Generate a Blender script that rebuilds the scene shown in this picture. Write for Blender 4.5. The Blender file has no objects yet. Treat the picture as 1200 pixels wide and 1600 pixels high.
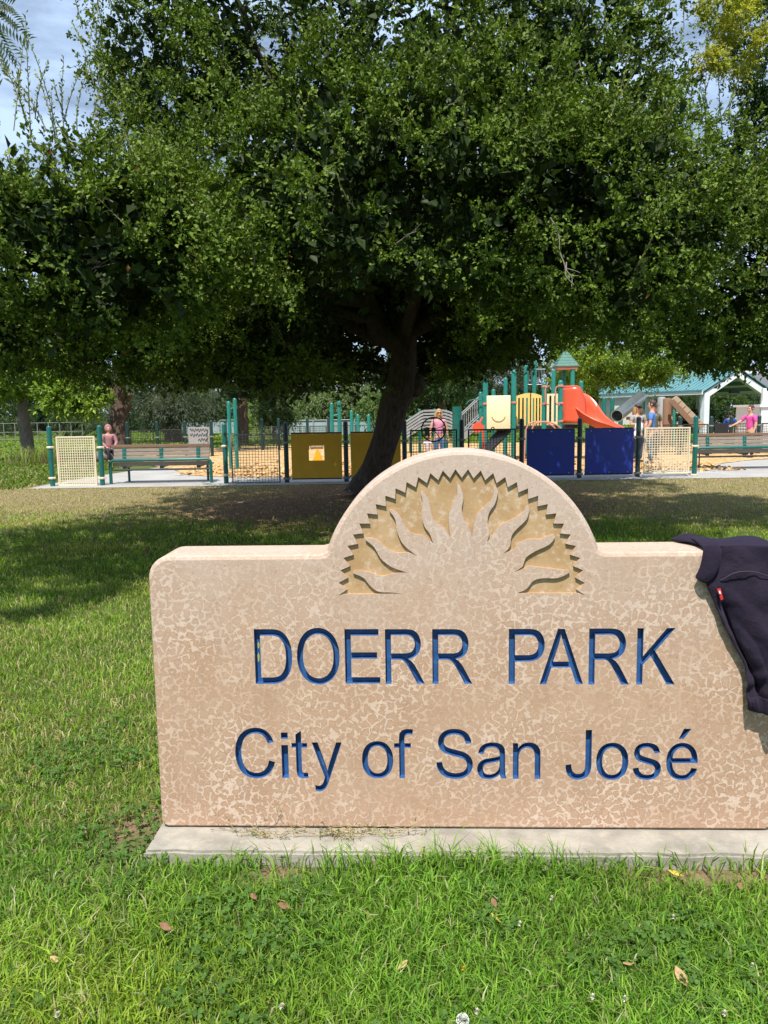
import bpy, bmesh, math, random
import numpy as np
from mathutils import Vector, Matrix, Euler, noise as mnoise
from mathutils.geometry import tessellate_polygon

random.seed(7); RNG = np.random.default_rng(11)
R = math.radians
scene = bpy.context.scene
COL = scene.collection

# ------------------------------------------------------------------ camera
F, CX, CY = 1250.0, 600.0, 800.0            # focal length and centre in photograph pixels (1200 x 1600)
HC, PITCH, ROLL = 1.65, math.atan(160/1250), 0.0157
cam = bpy.data.cameras.new('camera'); camo = bpy.data.objects.new('camera', cam); COL.objects.link(camo)
cam.sensor_fit = 'VERTICAL'; cam.sensor_height = 36; cam.sensor_width = 27; cam.lens = F/1600*36
cam.clip_start = .05; cam.clip_end = 3000
_f = Vector((0, math.cos(PITCH), -math.sin(PITCH))); _r = Vector((1, 0, 0)); _u = _r.cross(_f)
# the photograph is turned a little counter-clockwise: the camera leans clockwise
CR = (_r*math.cos(ROLL) - _u*math.sin(ROLL)).normalized(); CU = CR.cross(_f).normalized()
M3 = Matrix((CR, CU, -_f)).transposed()
camo.matrix_world = Matrix.Translation((0, 0, HC)) @ M3.to_4x4()
scene.camera = camo
def ray(u, v): return _f + CR*((u-CX)/F) + CU*((CY-v)/F)
def P(u, v, Y):
    d = ray(u, v); return Vector((0, 0, HC)) + d*(Y/d.y)
def G(u, v, z=0):
    d = ray(u, v); return Vector((0, 0, HC)) + d*((z-HC)/d.z)

# ------------------------------------------------------------------ light
SUN = Vector((-0.11, -0.47, 0.876)).normalized()
world = bpy.data.worlds.new('World'); scene.world = world; world.use_nodes = True
nt = world.node_tree; nt.nodes.clear()
wo = nt.nodes.new('ShaderNodeOutputWorld'); bg = nt.nodes.new('ShaderNodeBackground')
sky = nt.nodes.new('ShaderNodeTexSky'); sky.sky_type = 'NISHITA'; sky.sun_disc = False
sky.sun_elevation = math.asin(SUN.z); sky.sun_rotation = math.atan2(SUN.x, SUN.y) % (2*math.pi)
sky.dust_density = .6; sky.ozone_density = 1.3
tc = nt.nodes.new('ShaderNodeTexCoord'); mp = nt.nodes.new('ShaderNodeMapping'); mp.inputs['Scale'].default_value = (1.3, 1.3, 5.0)
cn = nt.nodes.new('ShaderNodeTexNoise'); cn.inputs['Scale'].default_value = 2.6; cn.inputs['Detail'].default_value = 9; cn.inputs['Roughness'].default_value = .6
cr = nt.nodes.new('ShaderNodeValToRGB'); cr.color_ramp.elements[0].position = .40; cr.color_ramp.elements[1].position = .60
cr.color_ramp.elements[0].color = (.34, .34, .34, 1); cr.color_ramp.elements[1].color = (.95, .95, .95, 1)
mx = nt.nodes.new('ShaderNodeMix'); mx.data_type = 'RGBA'; mx.inputs['B'].default_value = (9.6, 12.6, 17.4, 1)
L = nt.links.new
L(tc.outputs['Generated'], mp.inputs['Vector']); L(mp.outputs[0], cn.inputs['Vector']); L(cn.outputs['Fac'], cr.inputs[0])
L(cr.outputs[0], mx.inputs['Factor']); L(sky.outputs[0], mx.inputs['A']); L(mx.outputs['Result'], bg.inputs['Color'])
bg.inputs['Strength'].default_value = .052; L(bg.outputs[0], wo.inputs[0])
sl = bpy.data.lights.new('sun', 'SUN'); sl.energy = 5.0; sl.angle = R(.55); sl.color = (1, .955, .88)
so = bpy.data.objects.new('sun', sl); COL.objects.link(so); so.rotation_euler = (-SUN).to_track_quat('-Z', 'Y').to_euler()
scene.view_settings.view_transform = 'Standard'; scene.view_settings.look = 'None'
scene.view_settings.exposure = .52; scene.view_settings.gamma = 1
scene.cycles.max_bounces = 6; scene.cycles.transparent_max_bounces = 6

# ------------------------------------------------------------------ materials
def newmat(name):
    m = bpy.data.materials.new(name); m.use_nodes = True
    return m, m.node_tree, m.node_tree.nodes['Principled BSDF']
def nd(t, kind, **kw):
    n = t.nodes.new(kind)
    for k, v in kw.items():
        if k in n.inputs: n.inputs[k].default_value = v
        else: setattr(n, k, v)
    return n
def ramp(t, fac, *stops):
    n = t.nodes.new('ShaderNodeValToRGB'); e = n.color_ramp.elements
    while len(e) < len(stops): e.new(.5)
    for i, (p, c) in enumerate(stops):
        e[i].position = p; e[i].color = (c if hasattr(c, '__len__') else (c, c, c))[:3] + (1,) if hasattr(c, '__len__') else (c, c, c, 1)
    t.links.new(fac, n.inputs[0]); return n.outputs[0]
def mixc(t, fac, a, b, mode='MIX'):
    n = t.nodes.new('ShaderNodeMix'); n.data_type = 'RGBA'; n.blend_type = mode
    for s, v in (('Factor', fac), ('A', a), ('B', b)):
        if isinstance(v, (int, float)): n.inputs[s].default_value = v
        elif isinstance(v, (tuple, list)): n.inputs[s].default_value = tuple(v)[:3] + (1,)
        else: t.links.new(v, n.inputs[s])
    return n.outputs['Result']
def coords(t): return t.nodes.new('ShaderNodeTexCoord').outputs['Object']
def geo(t): return t.nodes.new('ShaderNodeNewGeometry').outputs['Position']
def tnoise(t, vec, scale, detail=4, rough=.55, dist=0):
    n = nd(t, 'ShaderNodeTexNoise', Scale=scale, Detail=detail, Roughness=rough, Distortion=dist); t.links.new(vec, n.inputs['Vector']); return n.outputs['Fac']
def bump(t, b, h, strength=.3, dist=.01):
    n = nd(t, 'ShaderNodeBump', Strength=strength, Distance=dist); t.links.new(h, n.inputs['Height']); t.links.new(n.outputs[0], b.inputs['Normal'])
def paint(name, c, rough=.45, var=.14, scale=6, metal=0, bumpy=0, spec=.5, dirt=None):
    m, t, b = newmat(name); g = geo(t)
    n1 = tnoise(t, g, scale, 5); lo = tuple(x*(1-var) for x in c); hi = tuple(min(1, x*(1+var)) for x in c)
    col = ramp(t, n1, (.3, lo), (.7, hi))
    if dirt: col = mixc(t, ramp(t, tnoise(t, g, scale*2.3, 6), (.56, 0), (.74, .6)), col, dirt)
    t.links.new(col, b.inputs['Base Color']); b.inputs['Roughness'].default_value = rough; b.inputs['Metallic'].default_value = metal
    b.inputs['Specular IOR Level'].default_value = spec
    if bumpy: bump(t, b, tnoise(t, g, scale*8, 5), bumpy, .01)
    return m
def leafmat(name, rough=.42, trans=.22, spec=.5, tint=(1.25, 1.3, .55)):
    m, t, b = newmat(name); a = t.nodes.new('ShaderNodeAttribute'); a.attribute_name = 'col'
    t.links.new(a.outputs['Color'], b.inputs['Base Color']); b.inputs['Roughness'].default_value = rough; b.inputs['Specular IOR Level'].default_value = spec
    tr = t.nodes.new('ShaderNodeBsdfTranslucent'); ms = t.nodes.new('ShaderNodeMixShader'); ms.inputs[0].default_value = trans
    t.links.new(mixc(t, 1.0, a.outputs['Color'], tint, 'MULTIPLY'), tr.inputs['Color'])
    t.links.new(b.outputs[0], ms.inputs[1]); t.links.new(tr.outputs[0], ms.inputs[2]); t.links.new(ms.outputs[0], t.nodes['Material Output'].inputs[0])
    return m
def barkmat(name, a, b_):
    m, t, b = newmat(name); g = geo(t)
    mpn = t.nodes.new('ShaderNodeMapping'); mpn.inputs['Scale'].default_value = (1, 1, .22); t.links.new(g, mpn.inputs[0])
    n = tnoise(t, mpn.outputs[0], 22, 8, .65, .6); t.links.new(ramp(t, n, (.32, a), (.68, b_)), b.inputs['Base Color'])
    b.inputs['Roughness'].default_value = .95; bump(t, b, n, .9, .05); return m

# weathered tan concrete with pale lime veins
def concrete_sign():
    m, t, b = newmat('sign_concrete'); g = coords(t)
    wob = nd(t, 'ShaderNodeTexNoise', Scale=26, Detail=4); t.links.new(g, wob.inputs['Vector'])
    wv = nd(t, 'ShaderNodeVectorMath', operation='MULTIPLY_ADD'); wv.inputs[1].default_value = (.030, .030, .030)
    t.links.new(wob.outputs['Color'], wv.inputs[0]); t.links.new(g, wv.inputs[2])
    big = tnoise(t, g, 2.4, 4, .55); fine = tnoise(t, g, 120, 5, .6)
    base = ramp(t, tnoise(t, g, 6, 6, .6), (.25, (.375, .235, .150)), (.5, (.435, .285, .190)), (.75, (.485, .335, .232)))
    patch = tnoise(t, wv.outputs[0], 52, 4, .5, .3)
    vo = nd(t, 'ShaderNodeTexVoronoi', Scale=33, feature='DISTANCE_TO_EDGE'); t.links.new(wv.outputs[0], vo.inputs['Vector'])
    ve = nd(t, 'ShaderNodeMath', operation='MULTIPLY_ADD'); ve.inputs[1].default_value = .75; t.links.new(patch, ve.inputs[0]); t.links.new(vo.outputs['Distance'], ve.inputs[2])
    light = ramp(t, ve.outputs[0], (.37, 1.0), (.425, .95), (.465, .06), (.55, 0.0))
    rim = ramp(t, ve.outputs[0], (.44, 0.0), (.48, 1.0), (.54, .45), (.66, .12))
    mk = ramp(t, tnoise(t, g, 3.1, 5, .6), (.34, .10), (.60, .85))
    vm = nd(t, 'ShaderNodeMath', operation='MULTIPLY'); t.links.new(light, vm.inputs[0]); t.links.new(mk, vm.inputs[1])
    rm_ = nd(t, 'ShaderNodeMath', operation='MULTIPLY'); t.links.new(rim, rm_.inputs[0]); t.links.new(mk, rm_.inputs[1])
    col = mixc(t, rm_.outputs[0], base, (.33, .20, .125))
    col = mixc(t, vm.outputs[0], col, (.60, .47, .37))
    # bleached grey upper part
    sx = t.nodes.new('ShaderNodeSeparateXYZ'); t.links.new(g, sx.inputs[0])
    up = nd(t, 'ShaderNodeMath', operation='MULTIPLY_ADD'); up.inputs[1].default_value = .9; t.links.new(tnoise(t, g, 4.5, 8, .66), up.inputs[0]); t.links.new(sx.outputs['Z'], up.inputs[2])
    um = nd(t, 'ShaderNodeMapRange'); um.inputs['From Min'].default_value = 1.05; um.inputs['From Max'].default_value = 1.75; um.inputs['To Max'].default_value = .72; t.links.new(up.outputs[0], um.inputs['Value'])
    col = mixc(t, um.outputs[0], col, (.485, .395, .335))
    mo = tnoise(t, wv.outputs[0], 55, 4, .65, .4)
    col = mixc(t, ramp(t, mo, (.3, .45), (.42, 0)), col, (.27, .165, .105))
    col = mixc(t, ramp(t, fine, (.58, 0), (.72, .5)), col, (.66, .55, .45))
    col = mixc(t, ramp(t, tnoise(t, g, 210, 3, .7), (.32, .5), (.42, 0)), col, (.25, .155, .10))
    pit = nd(t, 'ShaderNodeTexVoronoi', Scale=38); t.links.new(g, pit.inputs['Vector'])
    pm = ramp(t, pit.outputs['Distance'], (.045, 1), (.07, 0))
    col = mixc(t, pm, col, (.12, .075, .05))
    # drips from the top
    mpn = t.nodes.new('ShaderNodeMapping'); mpn.inputs['Scale'].default_value = (9, 1, .8); t.links.new(g, mpn.inputs[0])
    dr = tnoise(t, mpn.outputs[0], 3, 4, .6)
    col = mixc(t, ramp(t, dr, (.56, 0), (.72, .35)), col, (.33, .25, .205))
    t.links.new(col, b.inputs['Base Color']); b.inputs['Roughness'].default_value = .9; b.inputs['Specular IOR Level'].default_value = .25
    hh = nd(t, 'ShaderNodeMath', operation='SUBTRACT'); t.links.new(fine, hh.inputs[0]); t.links.new(pm, hh.inputs[1])
    bump(t, b, hh.outputs[0], .25, .004); return m
MAT = {}
MAT['sign'] = concrete_sign()
def ochre():
    m, t, b = newmat('sign_ochre'); g = coords(t)
    n = tnoise(t, g, 34, 7, .7, .15); n2 = tnoise(t, g, 9, 4, .6)
    col = ramp(t, n2, (.35, (.365, .235, .115)), (.65, (.44, .30, .165)))
    col = mixc(t, ramp(t, n, (.52, 0), (.64, .75)), col, (.545, .43, .32))
    col = mixc(t, ramp(t, n, (.34, .5), (.42, 0)), col, (.29, .18, .09))
    t.links.new(col, b.inputs['Base Color']); b.inputs['Roughness'].default_value = 1; b.inputs['Specular IOR Level'].default_value = .1; bump(t, b, tnoise(t, g, 140, 5), .22, .003); return m
MAT['ochre'] = ochre()
def bluepaint():
    m, t, b = newmat('groove_blue_paint'); g = coords(t)
    n = tnoise(t, g, 30, 6, .7); col = ramp(t, n, (.3, (.015, .060, .185)), (.6, (.027, .098, .265)), (.8, (.13, .22, .38)))
    t.links.new(col, b.inputs['Base Color']); b.inputs['Roughness'].default_value = .5; bump(t, b, tnoise(t, g, 80, 4), .2, .004); return m
MAT['blue_letter'] = bluepaint()
MAT['yellow_smear'] = paint('yellow_smear', (.35, .4, .08), .7)
MAT['footing'] = paint('footing_concrete', (.30, .275, .23), .92, .25, 9, bumpy=.35, dirt=(.42, .36, .27))
MAT['concrete'] = paint('path_concrete', (.33, .315, .29), .92, .14, 1.3, bumpy=.15, dirt=(.26, .24, .21))
MAT['teal'] = paint('teal_powder_coat', (.014, .17, .135), .35, .12, 5, dirt=(.03, .2, .17))
MAT['green_post'] = paint('green_post', (.006, .105, .085), .38, .16, 5)
MAT['shaded_post'] = paint('shaded_post', (.006, .03, .027), .45, .15, 5)  # post green with the oak's shade put into its colour
MAT['cream'] = paint('cream_coat', (.66, .57, .40), .5, .08, 5)
MAT['greywire'] = paint('grey_wire', (.20, .185, .15), .55, .1, 5)
MAT['darkwire'] = paint('dark_wire', (.02, .019, .017), .5, .1, 5)
MAT['yellow'] = paint('yellow_board', (.70, .37, .01), .5, .06, 4)
MAT['bluep'] = paint('blue_board', (.010, .03, .26), .45, .08, 4, dirt=(.015, .045, .32))
MAT['red'] = paint('red_plastic', (.66, .10, .045), .32, .08, 3, dirt=(.55, .12, .07))
MAT['palecream'] = paint('pale_cream_plastic', (.80, .70, .42), .45, .05, 3)
MAT['straw'] = paint('straw_plastic', (.72, .53, .16), .45, .07, 3)
MAT['copper'] = paint('copper_clamp', (.50, .20, .13), .5, .1, 5)
MAT['black'] = paint('black_plastic', (.012, .012, .012), .5, .2, 5)
MAT['steel'] = paint('steel', (.42, .44, .46), .28, .1, 4, metal=.85)
MAT['grey'] = paint('grey_metal', (.27, .275, .28), .5, .12, 4)
MAT['white'] = paint('white_paint', (.74, .75, .76), .5, .06, 2, dirt=(.6, .6, .58))
MAT['tealroof'] = paint('teal_roof_metal', (.11, .25, .27), .45, .1, 1.5)
MAT['shingle'] = paint('green_shingle', (.055, .15, .115), .6, .18, 9)
MAT['greyroof'] = paint('grey_roof', (.11, .115, .125), .9, .2, 2)
MAT['beige'] = paint('beige_wall', (.52, .5, .46), .9, .1, 2)
MAT['glass'] = paint('dark_glass', (.03, .04, .05), .08, .1, 1)
MAT['windscreen'] = paint('pale_windscreen', (.27, .34, .34), .9, .12, .4)
def woodmat(name, a, c):
    m, t, b = newmat(name); g = geo(t); mpn = t.nodes.new('ShaderNodeMapping'); mpn.inputs['Scale'].default_value = (2, 25, 25); t.links.new(g, mpn.inputs[0])
    n = tnoise(t, mpn.outputs[0], 4, 6, .65); t.links.new(ramp(t, n, (.3, a), (.7, c)), b.inputs['Base Color']); b.inputs['Roughness'].default_value = .85; bump(t, b, n, .4, .01); return m
MAT['wood'] = woodmat('weathered_wood', (.20, .16, .125), (.36, .30, .245))
MAT['brownwood'] = woodmat('brown_wood', (.13, .075, .045), (.24, .14, .085))
MAT['tanwood'] = woodmat('tan_wood', (.30, .22, .15), (.45, .34, .24))
MAT['bark'] = barkmat('oak_bark', (.026, .019, .014), (.115, .083, .06))
MAT['bark2'] = barkmat('brown_bark', (.04, .026, .018), (.15, .10, .07))
MAT['bark3'] = barkmat('grey_bark', (.09, .075, .06), (.24, .20, .165))
MAT['twig'] = paint('pale_twig', (.17, .15, .12), .9, .2, 8)
MAT['leaf'] = leafmat('oak_leaf', .5, .22, .14)
MAT['softleaf'] = leafmat('soft_leaf', .5, .42, .35)
MAT['grass'] = leafmat('grass_blade', .6, .36, .1)

# ------------------------------------------------------------------ helpers
OFF = {}
def setp(o, label=None, cat=None, group=None, kind=None):
    if label: o['label'] = label
    if cat: o['category'] = cat
    if group: o['group'] = group
    if kind: o['kind'] = kind
    return o
def link(o, parent=None):
    COL.objects.link(o)
    if parent is not None: o.parent = parent
    return o
def root(name, loc, label, cat, group=None):
    o = bpy.data.objects.new(name, None); o.empty_display_size = .2; link(o); o.location = loc; OFF[o] = Vector(loc)
    return setp(o, label, cat, group)
class MB:
    def __init__(s): s.v = []; s.f = []
    def add(s, vs, fs):
        n = len(s.v); s.v += [tuple(x) for x in vs]; s.f += [tuple(i+n for i in f) for f in fs]; return s
    def box(s, c, d, rot=None, taper=1):
        hx, hy, hz = d[0]/2, d[1]/2, d[2]/2; c = Vector(c)
        vs = [Vector((x*hx*(taper if z > 0 else 1), y*hy*(taper if z > 0 else 1), z*hz)) for x in (-1, 1) for y in (-1, 1) for z in (-1, 1)]
        if rot is not None: vs = [rot @ q for q in vs]
        return s.add([q+c for q in vs], [(0, 1, 3, 2), (4, 6, 7, 5), (0, 4, 5, 1), (2, 3, 7, 6), (0, 2, 6, 4), (1, 5, 7, 3)])
    def bbox(s, c, d, b, rot=None):          # box with chamfered edges
        bm = bmesh.new(); bmesh.ops.create_cube(bm, size=1)
        for q in bm.verts: q.co = Vector((q.co.x*d[0], q.co.y*d[1], q.co.z*d[2]))
        bmesh.ops.bevel(bm, geom=bm.edges[:], offset=b, segments=2, affect='EDGES', profile=.5)
        bm.verts.ensure_lookup_table()
        vs = [(rot @ q.co if rot is not None else q.co)+Vector(c) for q in bm.verts]; fs = [[q.index for q in f.verts] for f in bm.faces]; bm.free()
        return s.add(vs, fs)
    def beam(s, a, b, w, h):                  # rectangular bar from a to b (w sideways, h upright)
        a, b = Vector(a), Vector(b); d = (b-a); ln = d.length; d.normalize()
        sd = d.cross(Vector((0, 0, 1)));
        if sd.length < 1e-4: sd = Vector((1, 0, 0))
        sd.normalize(); up = sd.cross(d).normalized()
        rot = Matrix((sd, d, up)).transposed()
        return s.box((a+b)/2, (w, ln, h), rot)
    def tube(s, pts, rad, n=10, caps=True):
        pts = [Vector(p) for p in pts]; k = len(pts); rad = rad if hasattr(rad, '__len__') else [rad]*k
        vs = []; prev = None
        for i, p in enumerate(pts):
            d = (pts[min(i+1, k-1)]-pts[max(i-1, 0)]).normalized()
            if prev is None:
                a = d.cross(Vector((0, 0, 1)) if abs(d.z) < .9 else Vector((1, 0, 0))).normalized()
            else:
                a = (prev-d*prev.dot(d)).normalized()
            prev = a; b = d.cross(a)
            for j in range(n):
                t = 2*math.pi*j/n; vs.append(p+(a*math.cos(t)+b*math.sin(t))*rad[i])
        fs = [(i*n+j, i*n+(j+1) % n, (i+1)*n+(j+1) % n, (i+1)*n+j) for i in range(k-1) for j in range(n)]
        if caps: fs += [tuple(range(n))[::-1], tuple((k-1)*n+j for j in range(n))]
        return s.add(vs, fs)
    def lathe(s, c, prof, n=16, axis='Z'):
        c = Vector(c); vs = []; k = len(prof)
        for r_, z in prof:
            for j in range(n):
                t = 2*math.pi*j/n; q = Vector((r_*math.cos(t), r_*math.sin(t), z))
                if axis == 'Y': q = Vector((q.x, q.z, q.y))
                if axis == 'X': q = Vector((q.z, q.x, q.y))
                vs.append(q+c)
        fs = [(i*n+j, i*n+(j+1) % n, (i+1)*n+(j+1) % n, (i+1)*n+j) for i in range(k-1) for j in range(n)]
        fs += [tuple(range(n))[::-1], tuple((k-1)*n+j for j in range(n))]
        return s.add(vs, fs)
    def torus(s, c, R0, r0, axis='Y', n=36, m=8, a0=0, a1=2*math.pi):
        pts = []
        full = abs(a1-a0-2*math.pi) < 1e-6
        for i in range(n+1):
            t = a0+(a1-a0)*i/n; q = (math.cos(t)*R0, math.sin(t)*R0)
            pts.append(Vector(c)+(Vector((q[0], 0, q[1])) if axis == 'Y' else Vector((q[0], q[1], 0)) if axis == 'Z' else Vector((0, q[0], q[1]))))
        return s.tube(pts, r0, m)
    def ball(s, c, r_, n=10, sq=(1, 1, 1)):
        prof = [(max(1e-4, r_*math.sin(math.pi*i/n)), -r_*math.cos(math.pi*i/n)) for i in range(n+1)]
        k = len(s.v); s.lathe((0, 0, 0), prof, max(8, n))
        for i in range(k, len(s.v)): q = s.v[i]; s.v[i] = (q[0]*sq[0]+c[0], q[1]*sq[1]+c[1], q[2]*sq[2]+c[2])
        return s
    def prism(s, poly, y0, y1):               # polygon of (x, z) extruded along y
        n = len(poly); vs = [(x, y0, z) for x, z in poly]+[(x, y1, z) for x, z in poly]
        fs = [(i, (i+1) % n, n+(i+1) % n, n+i) for i in range(n)]
        tri = tessellate_polygon([[Vector((x, z, 0)) for x, z in poly]])
        fs += [tuple(t) for t in tri]+[tuple(n+i for i in t[::-1]) for t in tri]
        return s.add(vs, fs)
    def mesh(s, name, m, smooth=False, off=Vector((0, 0, 0))):
        me = bpy.data.meshes.new(name); me.from_pydata([(x-off[0], y-off[1], z-off[2]) for x, y, z in s.v], [], s.f)
        bm = bmesh.new(); bm.from_mesh(me); bmesh.ops.recalc_face_normals(bm, faces=bm.faces); bm.to_mesh(me); bm.free()
        me.materials.append(MAT[m] if isinstance(m, str) else m)
        if smooth:
            me.polygons.foreach_set('use_smooth', [True]*len(me.polygons)); me.set_sharp_from_angle(angle=R(42))
        me.update(); return me
    def build(s, name, m, parent=None, smooth=False):
        off = OFF.get(parent, Vector((0, 0, 0))) if parent is not None else Vector((0, 0, 0))
        o = bpy.data.objects.new(name, s.mesh(name, m, smooth, off)); link(o, parent); OFF[o] = off
        return o
def place(name, me, parent, loc, rot=None):    # shared mesh data, placed in world coordinates under a parent without rotation
    o = bpy.data.objects.new(name, me); link(o, parent); loc = Vector(loc)
    o.location = loc-OFF.get(parent, Vector((0, 0, 0))) if parent is not None else loc
    if rot is not None: o.rotation_euler = rot
    OFF[o] = loc
    return o
def npmesh(name, verts, faces, m, colors=None, smooth=False):
    # verts (n,3); faces: list of arrays with equal corner count
    me = bpy.data.meshes.new(name); me.vertices.add(len(verts)); me.vertices.foreach_set('co', np.asarray(verts, np.float32).ravel())
    loops = np.concatenate([f.ravel() for f in faces]).astype(np.int32)
    tot = np.concatenate([np.full(len(f), f.shape[1], np.int32) for f in faces]); st = np.concatenate([[0], np.cumsum(tot)[:-1]]).astype(np.int32)
    me.loops.add(len(loops)); me.loops.foreach_set('vertex_index', loops); me.polygons.add(len(tot)); me.polygons.foreach_set('loop_start', st); me.polygons.foreach_set('loop_total', tot)
    if colors is not None:
        at = me.attributes.new('col', 'FLOAT_COLOR', 'POINT'); c4 = np.ones((len(verts), 4), np.float32); c4[:, :3] = colors; at.data.foreach_set('color', c4.ravel())
    me.materials.append(MAT[m] if isinstance(m, str) else m)
    if smooth: me.polygons.foreach_set('use_smooth', np.ones(len(tot), bool))
    me.update(calc_edges=True); me.validate(); return me
def unit(a): return a/np.maximum(1e-9, np.linalg.norm(a, axis=-1, keepdims=True))
def leaves(pos, dirs, nor, ln, wd, col, fold=.25):
    # folded diamond leaves: base, right, tip, left
    n = len(pos); d = unit(dirs); sd = unit(np.cross(d, nor)); nn = np.cross(sd, d)
    ln = np.broadcast_to(ln, (n,))[:, None]; wd = np.broadcast_to(wd, (n,))[:, None]
    v = np.empty((n, 4, 3), np.float32)
    v[:, 0] = pos; v[:, 2] = pos+d*ln-nn*ln*.08
    v[:, 1] = pos+d*ln*.48+sd*wd*.5+nn*wd*fold; v[:, 3] = pos+d*ln*.48-sd*wd*.5+nn*wd*fold
    b = (np.arange(n)*4)[:, None]
    f = np.concatenate([b+np.array([[0, 1, 2]]), b+np.array([[0, 2, 3]])])
    c = np.repeat(col, 4, axis=0)
    return v.reshape(-1, 3), f, c
def fbm(p, s):        # cheap smooth pseudo noise on arrays, about -1..1
    x, y = p[:, 0]*s, p[:, 1]*s; z = p[:, 2]*s if p.shape[1] > 2 else 0*x
    return (np.sin(1.7*x+1.3*y+.5*z+1)+np.sin(-1.1*x+2.3*y+1.9*z+2.2)+np.sin(2.9*x-.7*y+2.6*z+4.1)+np.sin(.6*x+3.7*y-2.2*z+.3)*.7)/3.0
# ------------------------------------------------------------------ ground and setting
def ground_mat():
    m, t, b = newmat('lawn_soil'); g = geo(t)
    sx = t.nodes.new('ShaderNodeSeparateXYZ'); t.links.new(g, sx.inputs[0])
    n1 = tnoise(t, g, .55, 5, .6); n2 = tnoise(t, g, 7, 6, .65); n3 = tnoise(t, g, 40, 5, .7)
    green = ramp(t, n3, (.3, (.045, .07, .018)), (.7, (.12, .16, .045)))
    straw = ramp(t, n3, (.3, (.13, .095, .05)), (.7, (.33, .265, .155)))
    dirt = ramp(t, n2, (.3, (.13, .070, .040)), (.7, (.31, .185, .11)))
    yy = nd(t, 'ShaderNodeMath', operation='MULTIPLY_ADD'); yy.inputs[1].default_value = 5.0; t.links.new(n1, yy.inputs[0]); t.links.new(sx.outputs['Y'], yy.inputs[2])
    dry = ramp(t, nd(t, 'ShaderNodeMapRange').outputs[0], (0, 0), (1, 1))
    mr = nd(t, 'ShaderNodeMapRange'); mr.inputs['From Min'].default_value = 13.0; mr.inputs['From Max'].default_value = 15.6; t.links.new(yy.outputs[0], mr.inputs['Value'])
    mr2 = nd(t, 'ShaderNodeMapRange'); mr2.inputs['From Min'].default_value = 19.6; mr2.inputs['From Max'].default_value = 18.4; t.links.new(sx.outputs['Y'], mr2.inputs['Value'])
    ml = nd(t, 'ShaderNodeMath', operation='MULTIPLY'); t.links.new(mr.outputs[0], ml.inputs[0]); t.links.new(mr2.outputs[0], ml.inputs[1])
    col = mixc(t, ml.outputs[0], green, straw)
    # bare ground round the oak trunk
    ds = nd(t, 'ShaderNodeVectorMath', operation='DISTANCE'); ds.inputs[1].default_value = (.3, 14.6, 0); t.links.new(g, ds.inputs[0])
    dd = nd(t, 'ShaderNodeMath', operation='MULTIPLY_ADD'); dd.inputs[1].default_value = 3.0; t.links.new(n1, dd.inputs[0]); t.links.new(ds.outputs['Value'], dd.inputs[2])
    mr3 = nd(t, 'ShaderNodeMapRange'); mr3.inputs['From Min'].default_value = 6.6; mr3.inputs['From Max'].default_value = 4.6; t.links.new(dd.outputs[0], mr3.inputs['Value'])
    col = mixc(t, mr3.outputs[0], col, dirt)
    for (px, py, r0, r1) in SOIL:
        ds = nd(t, 'ShaderNodeVectorMath', operation='DISTANCE'); ds.inputs[1].default_value = (px, py, 0); t.links.new(g, ds.inputs[0])
        dd = nd(t, 'ShaderNodeMath', operation='MULTIPLY_ADD'); dd.inputs[1].default_value = .14; t.links.new(n2, dd.inputs[0]); t.links.new(ds.outputs['Value'], dd.inputs[2])
        mq = nd(t, 'ShaderNodeMapRange'); mq.inputs['From Min'].default_value = r1; mq.inputs['From Max'].default_value = r0; t.links.new(dd.outputs[0], mq.inputs['Value'])
        col = mixc(t, mq.outputs[0], col, ramp(t, n3, (.3, (.12, .075, .045)), (.7, (.30, .21, .13))))
    t.links.new(col, b.inputs['Base Color']); b.inputs['Roughness'].default_value = 1; b.inputs['Specular IOR Level'].default_value = .1
    bump(t, b, n3, .6, .03); return m
_s = G(205, 1285); _s2 = G(430, 1352); _s3 = G(1080, 1372); _s4 = G(990, 1368); _s5 = G(1180, 1376)
SOIL = [(_s.x, _s.y, .12, .32), (_s2.x, _s2.y, .08, .24), (_s3.x, _s3.y, .1, .24), (_s4.x, _s4.y, .1, .22), (_s5.x, _s5.y, .1, .24)]
gm = ground_mat()
def sheet(name, pts, z, m, label=None):
    mb = MB(); mb.add([(x, y, z) for x, y in pts], [tuple(t) for t in tessellate_polygon([[Vector((x, y, 0)) for x, y in pts]])])
    o = mb.build(name, m); 
    for p in o.data.polygons:
        if p.normal.z < 0: p.flip()
    return setp(o, kind='structure')
sheet('ground', [(-900, -60), (900, -60), (900, 1500), (-900, 1500)], 0, gm)
def curve_pts(ctrl, n=10):
    out = []
    k = len(ctrl)
    for i in range(k):
        p0, p1, p2, p3 = (Vector(ctrl[(i+j-1) % k]) for j in range(4))
        for s in range(n):
            t = s/n; q = .5*((2*p1)+(p2-p0)*t+(2*p0-5*p1+4*p2-p3)*t*t+(3*p1-p0-3*p2+p3)*t**3); out.append((q.x, q.y))
    return out
sheet('concrete_path', [(-8.0, 17.9), (14.5, 17.9), (22, 19), (22, 24.5), (12, 24), (8.5, 22.6), (6, 21.6), (-3, 21.6), (-5, 23.5), (-5.6, 25), (-6.8, 24.6), (-7.4, 22.5), (-7.9, 20)], .010, 'concrete')
def mulch():
    m, t, b = newmat('wood_chips'); g = geo(t)
    v = nd(t, 'ShaderNodeTexVoronoi', Scale=13); t.links.new(g, v.inputs['Vector'])
    col = ramp(t, v.outputs['Color'], (.15, (.30, .155, .05)), (.5, (.52, .31, .12)), (.85, (.66, .45, .22)))
    t.links.new(col, b.inputs['Base Color']); b.inputs['Roughness'].default_value = .95; bump(t, b, v.outputs['Distance'], .8, .05); return m
mm = mulch(); MAT['mulch'] = mm
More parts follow.
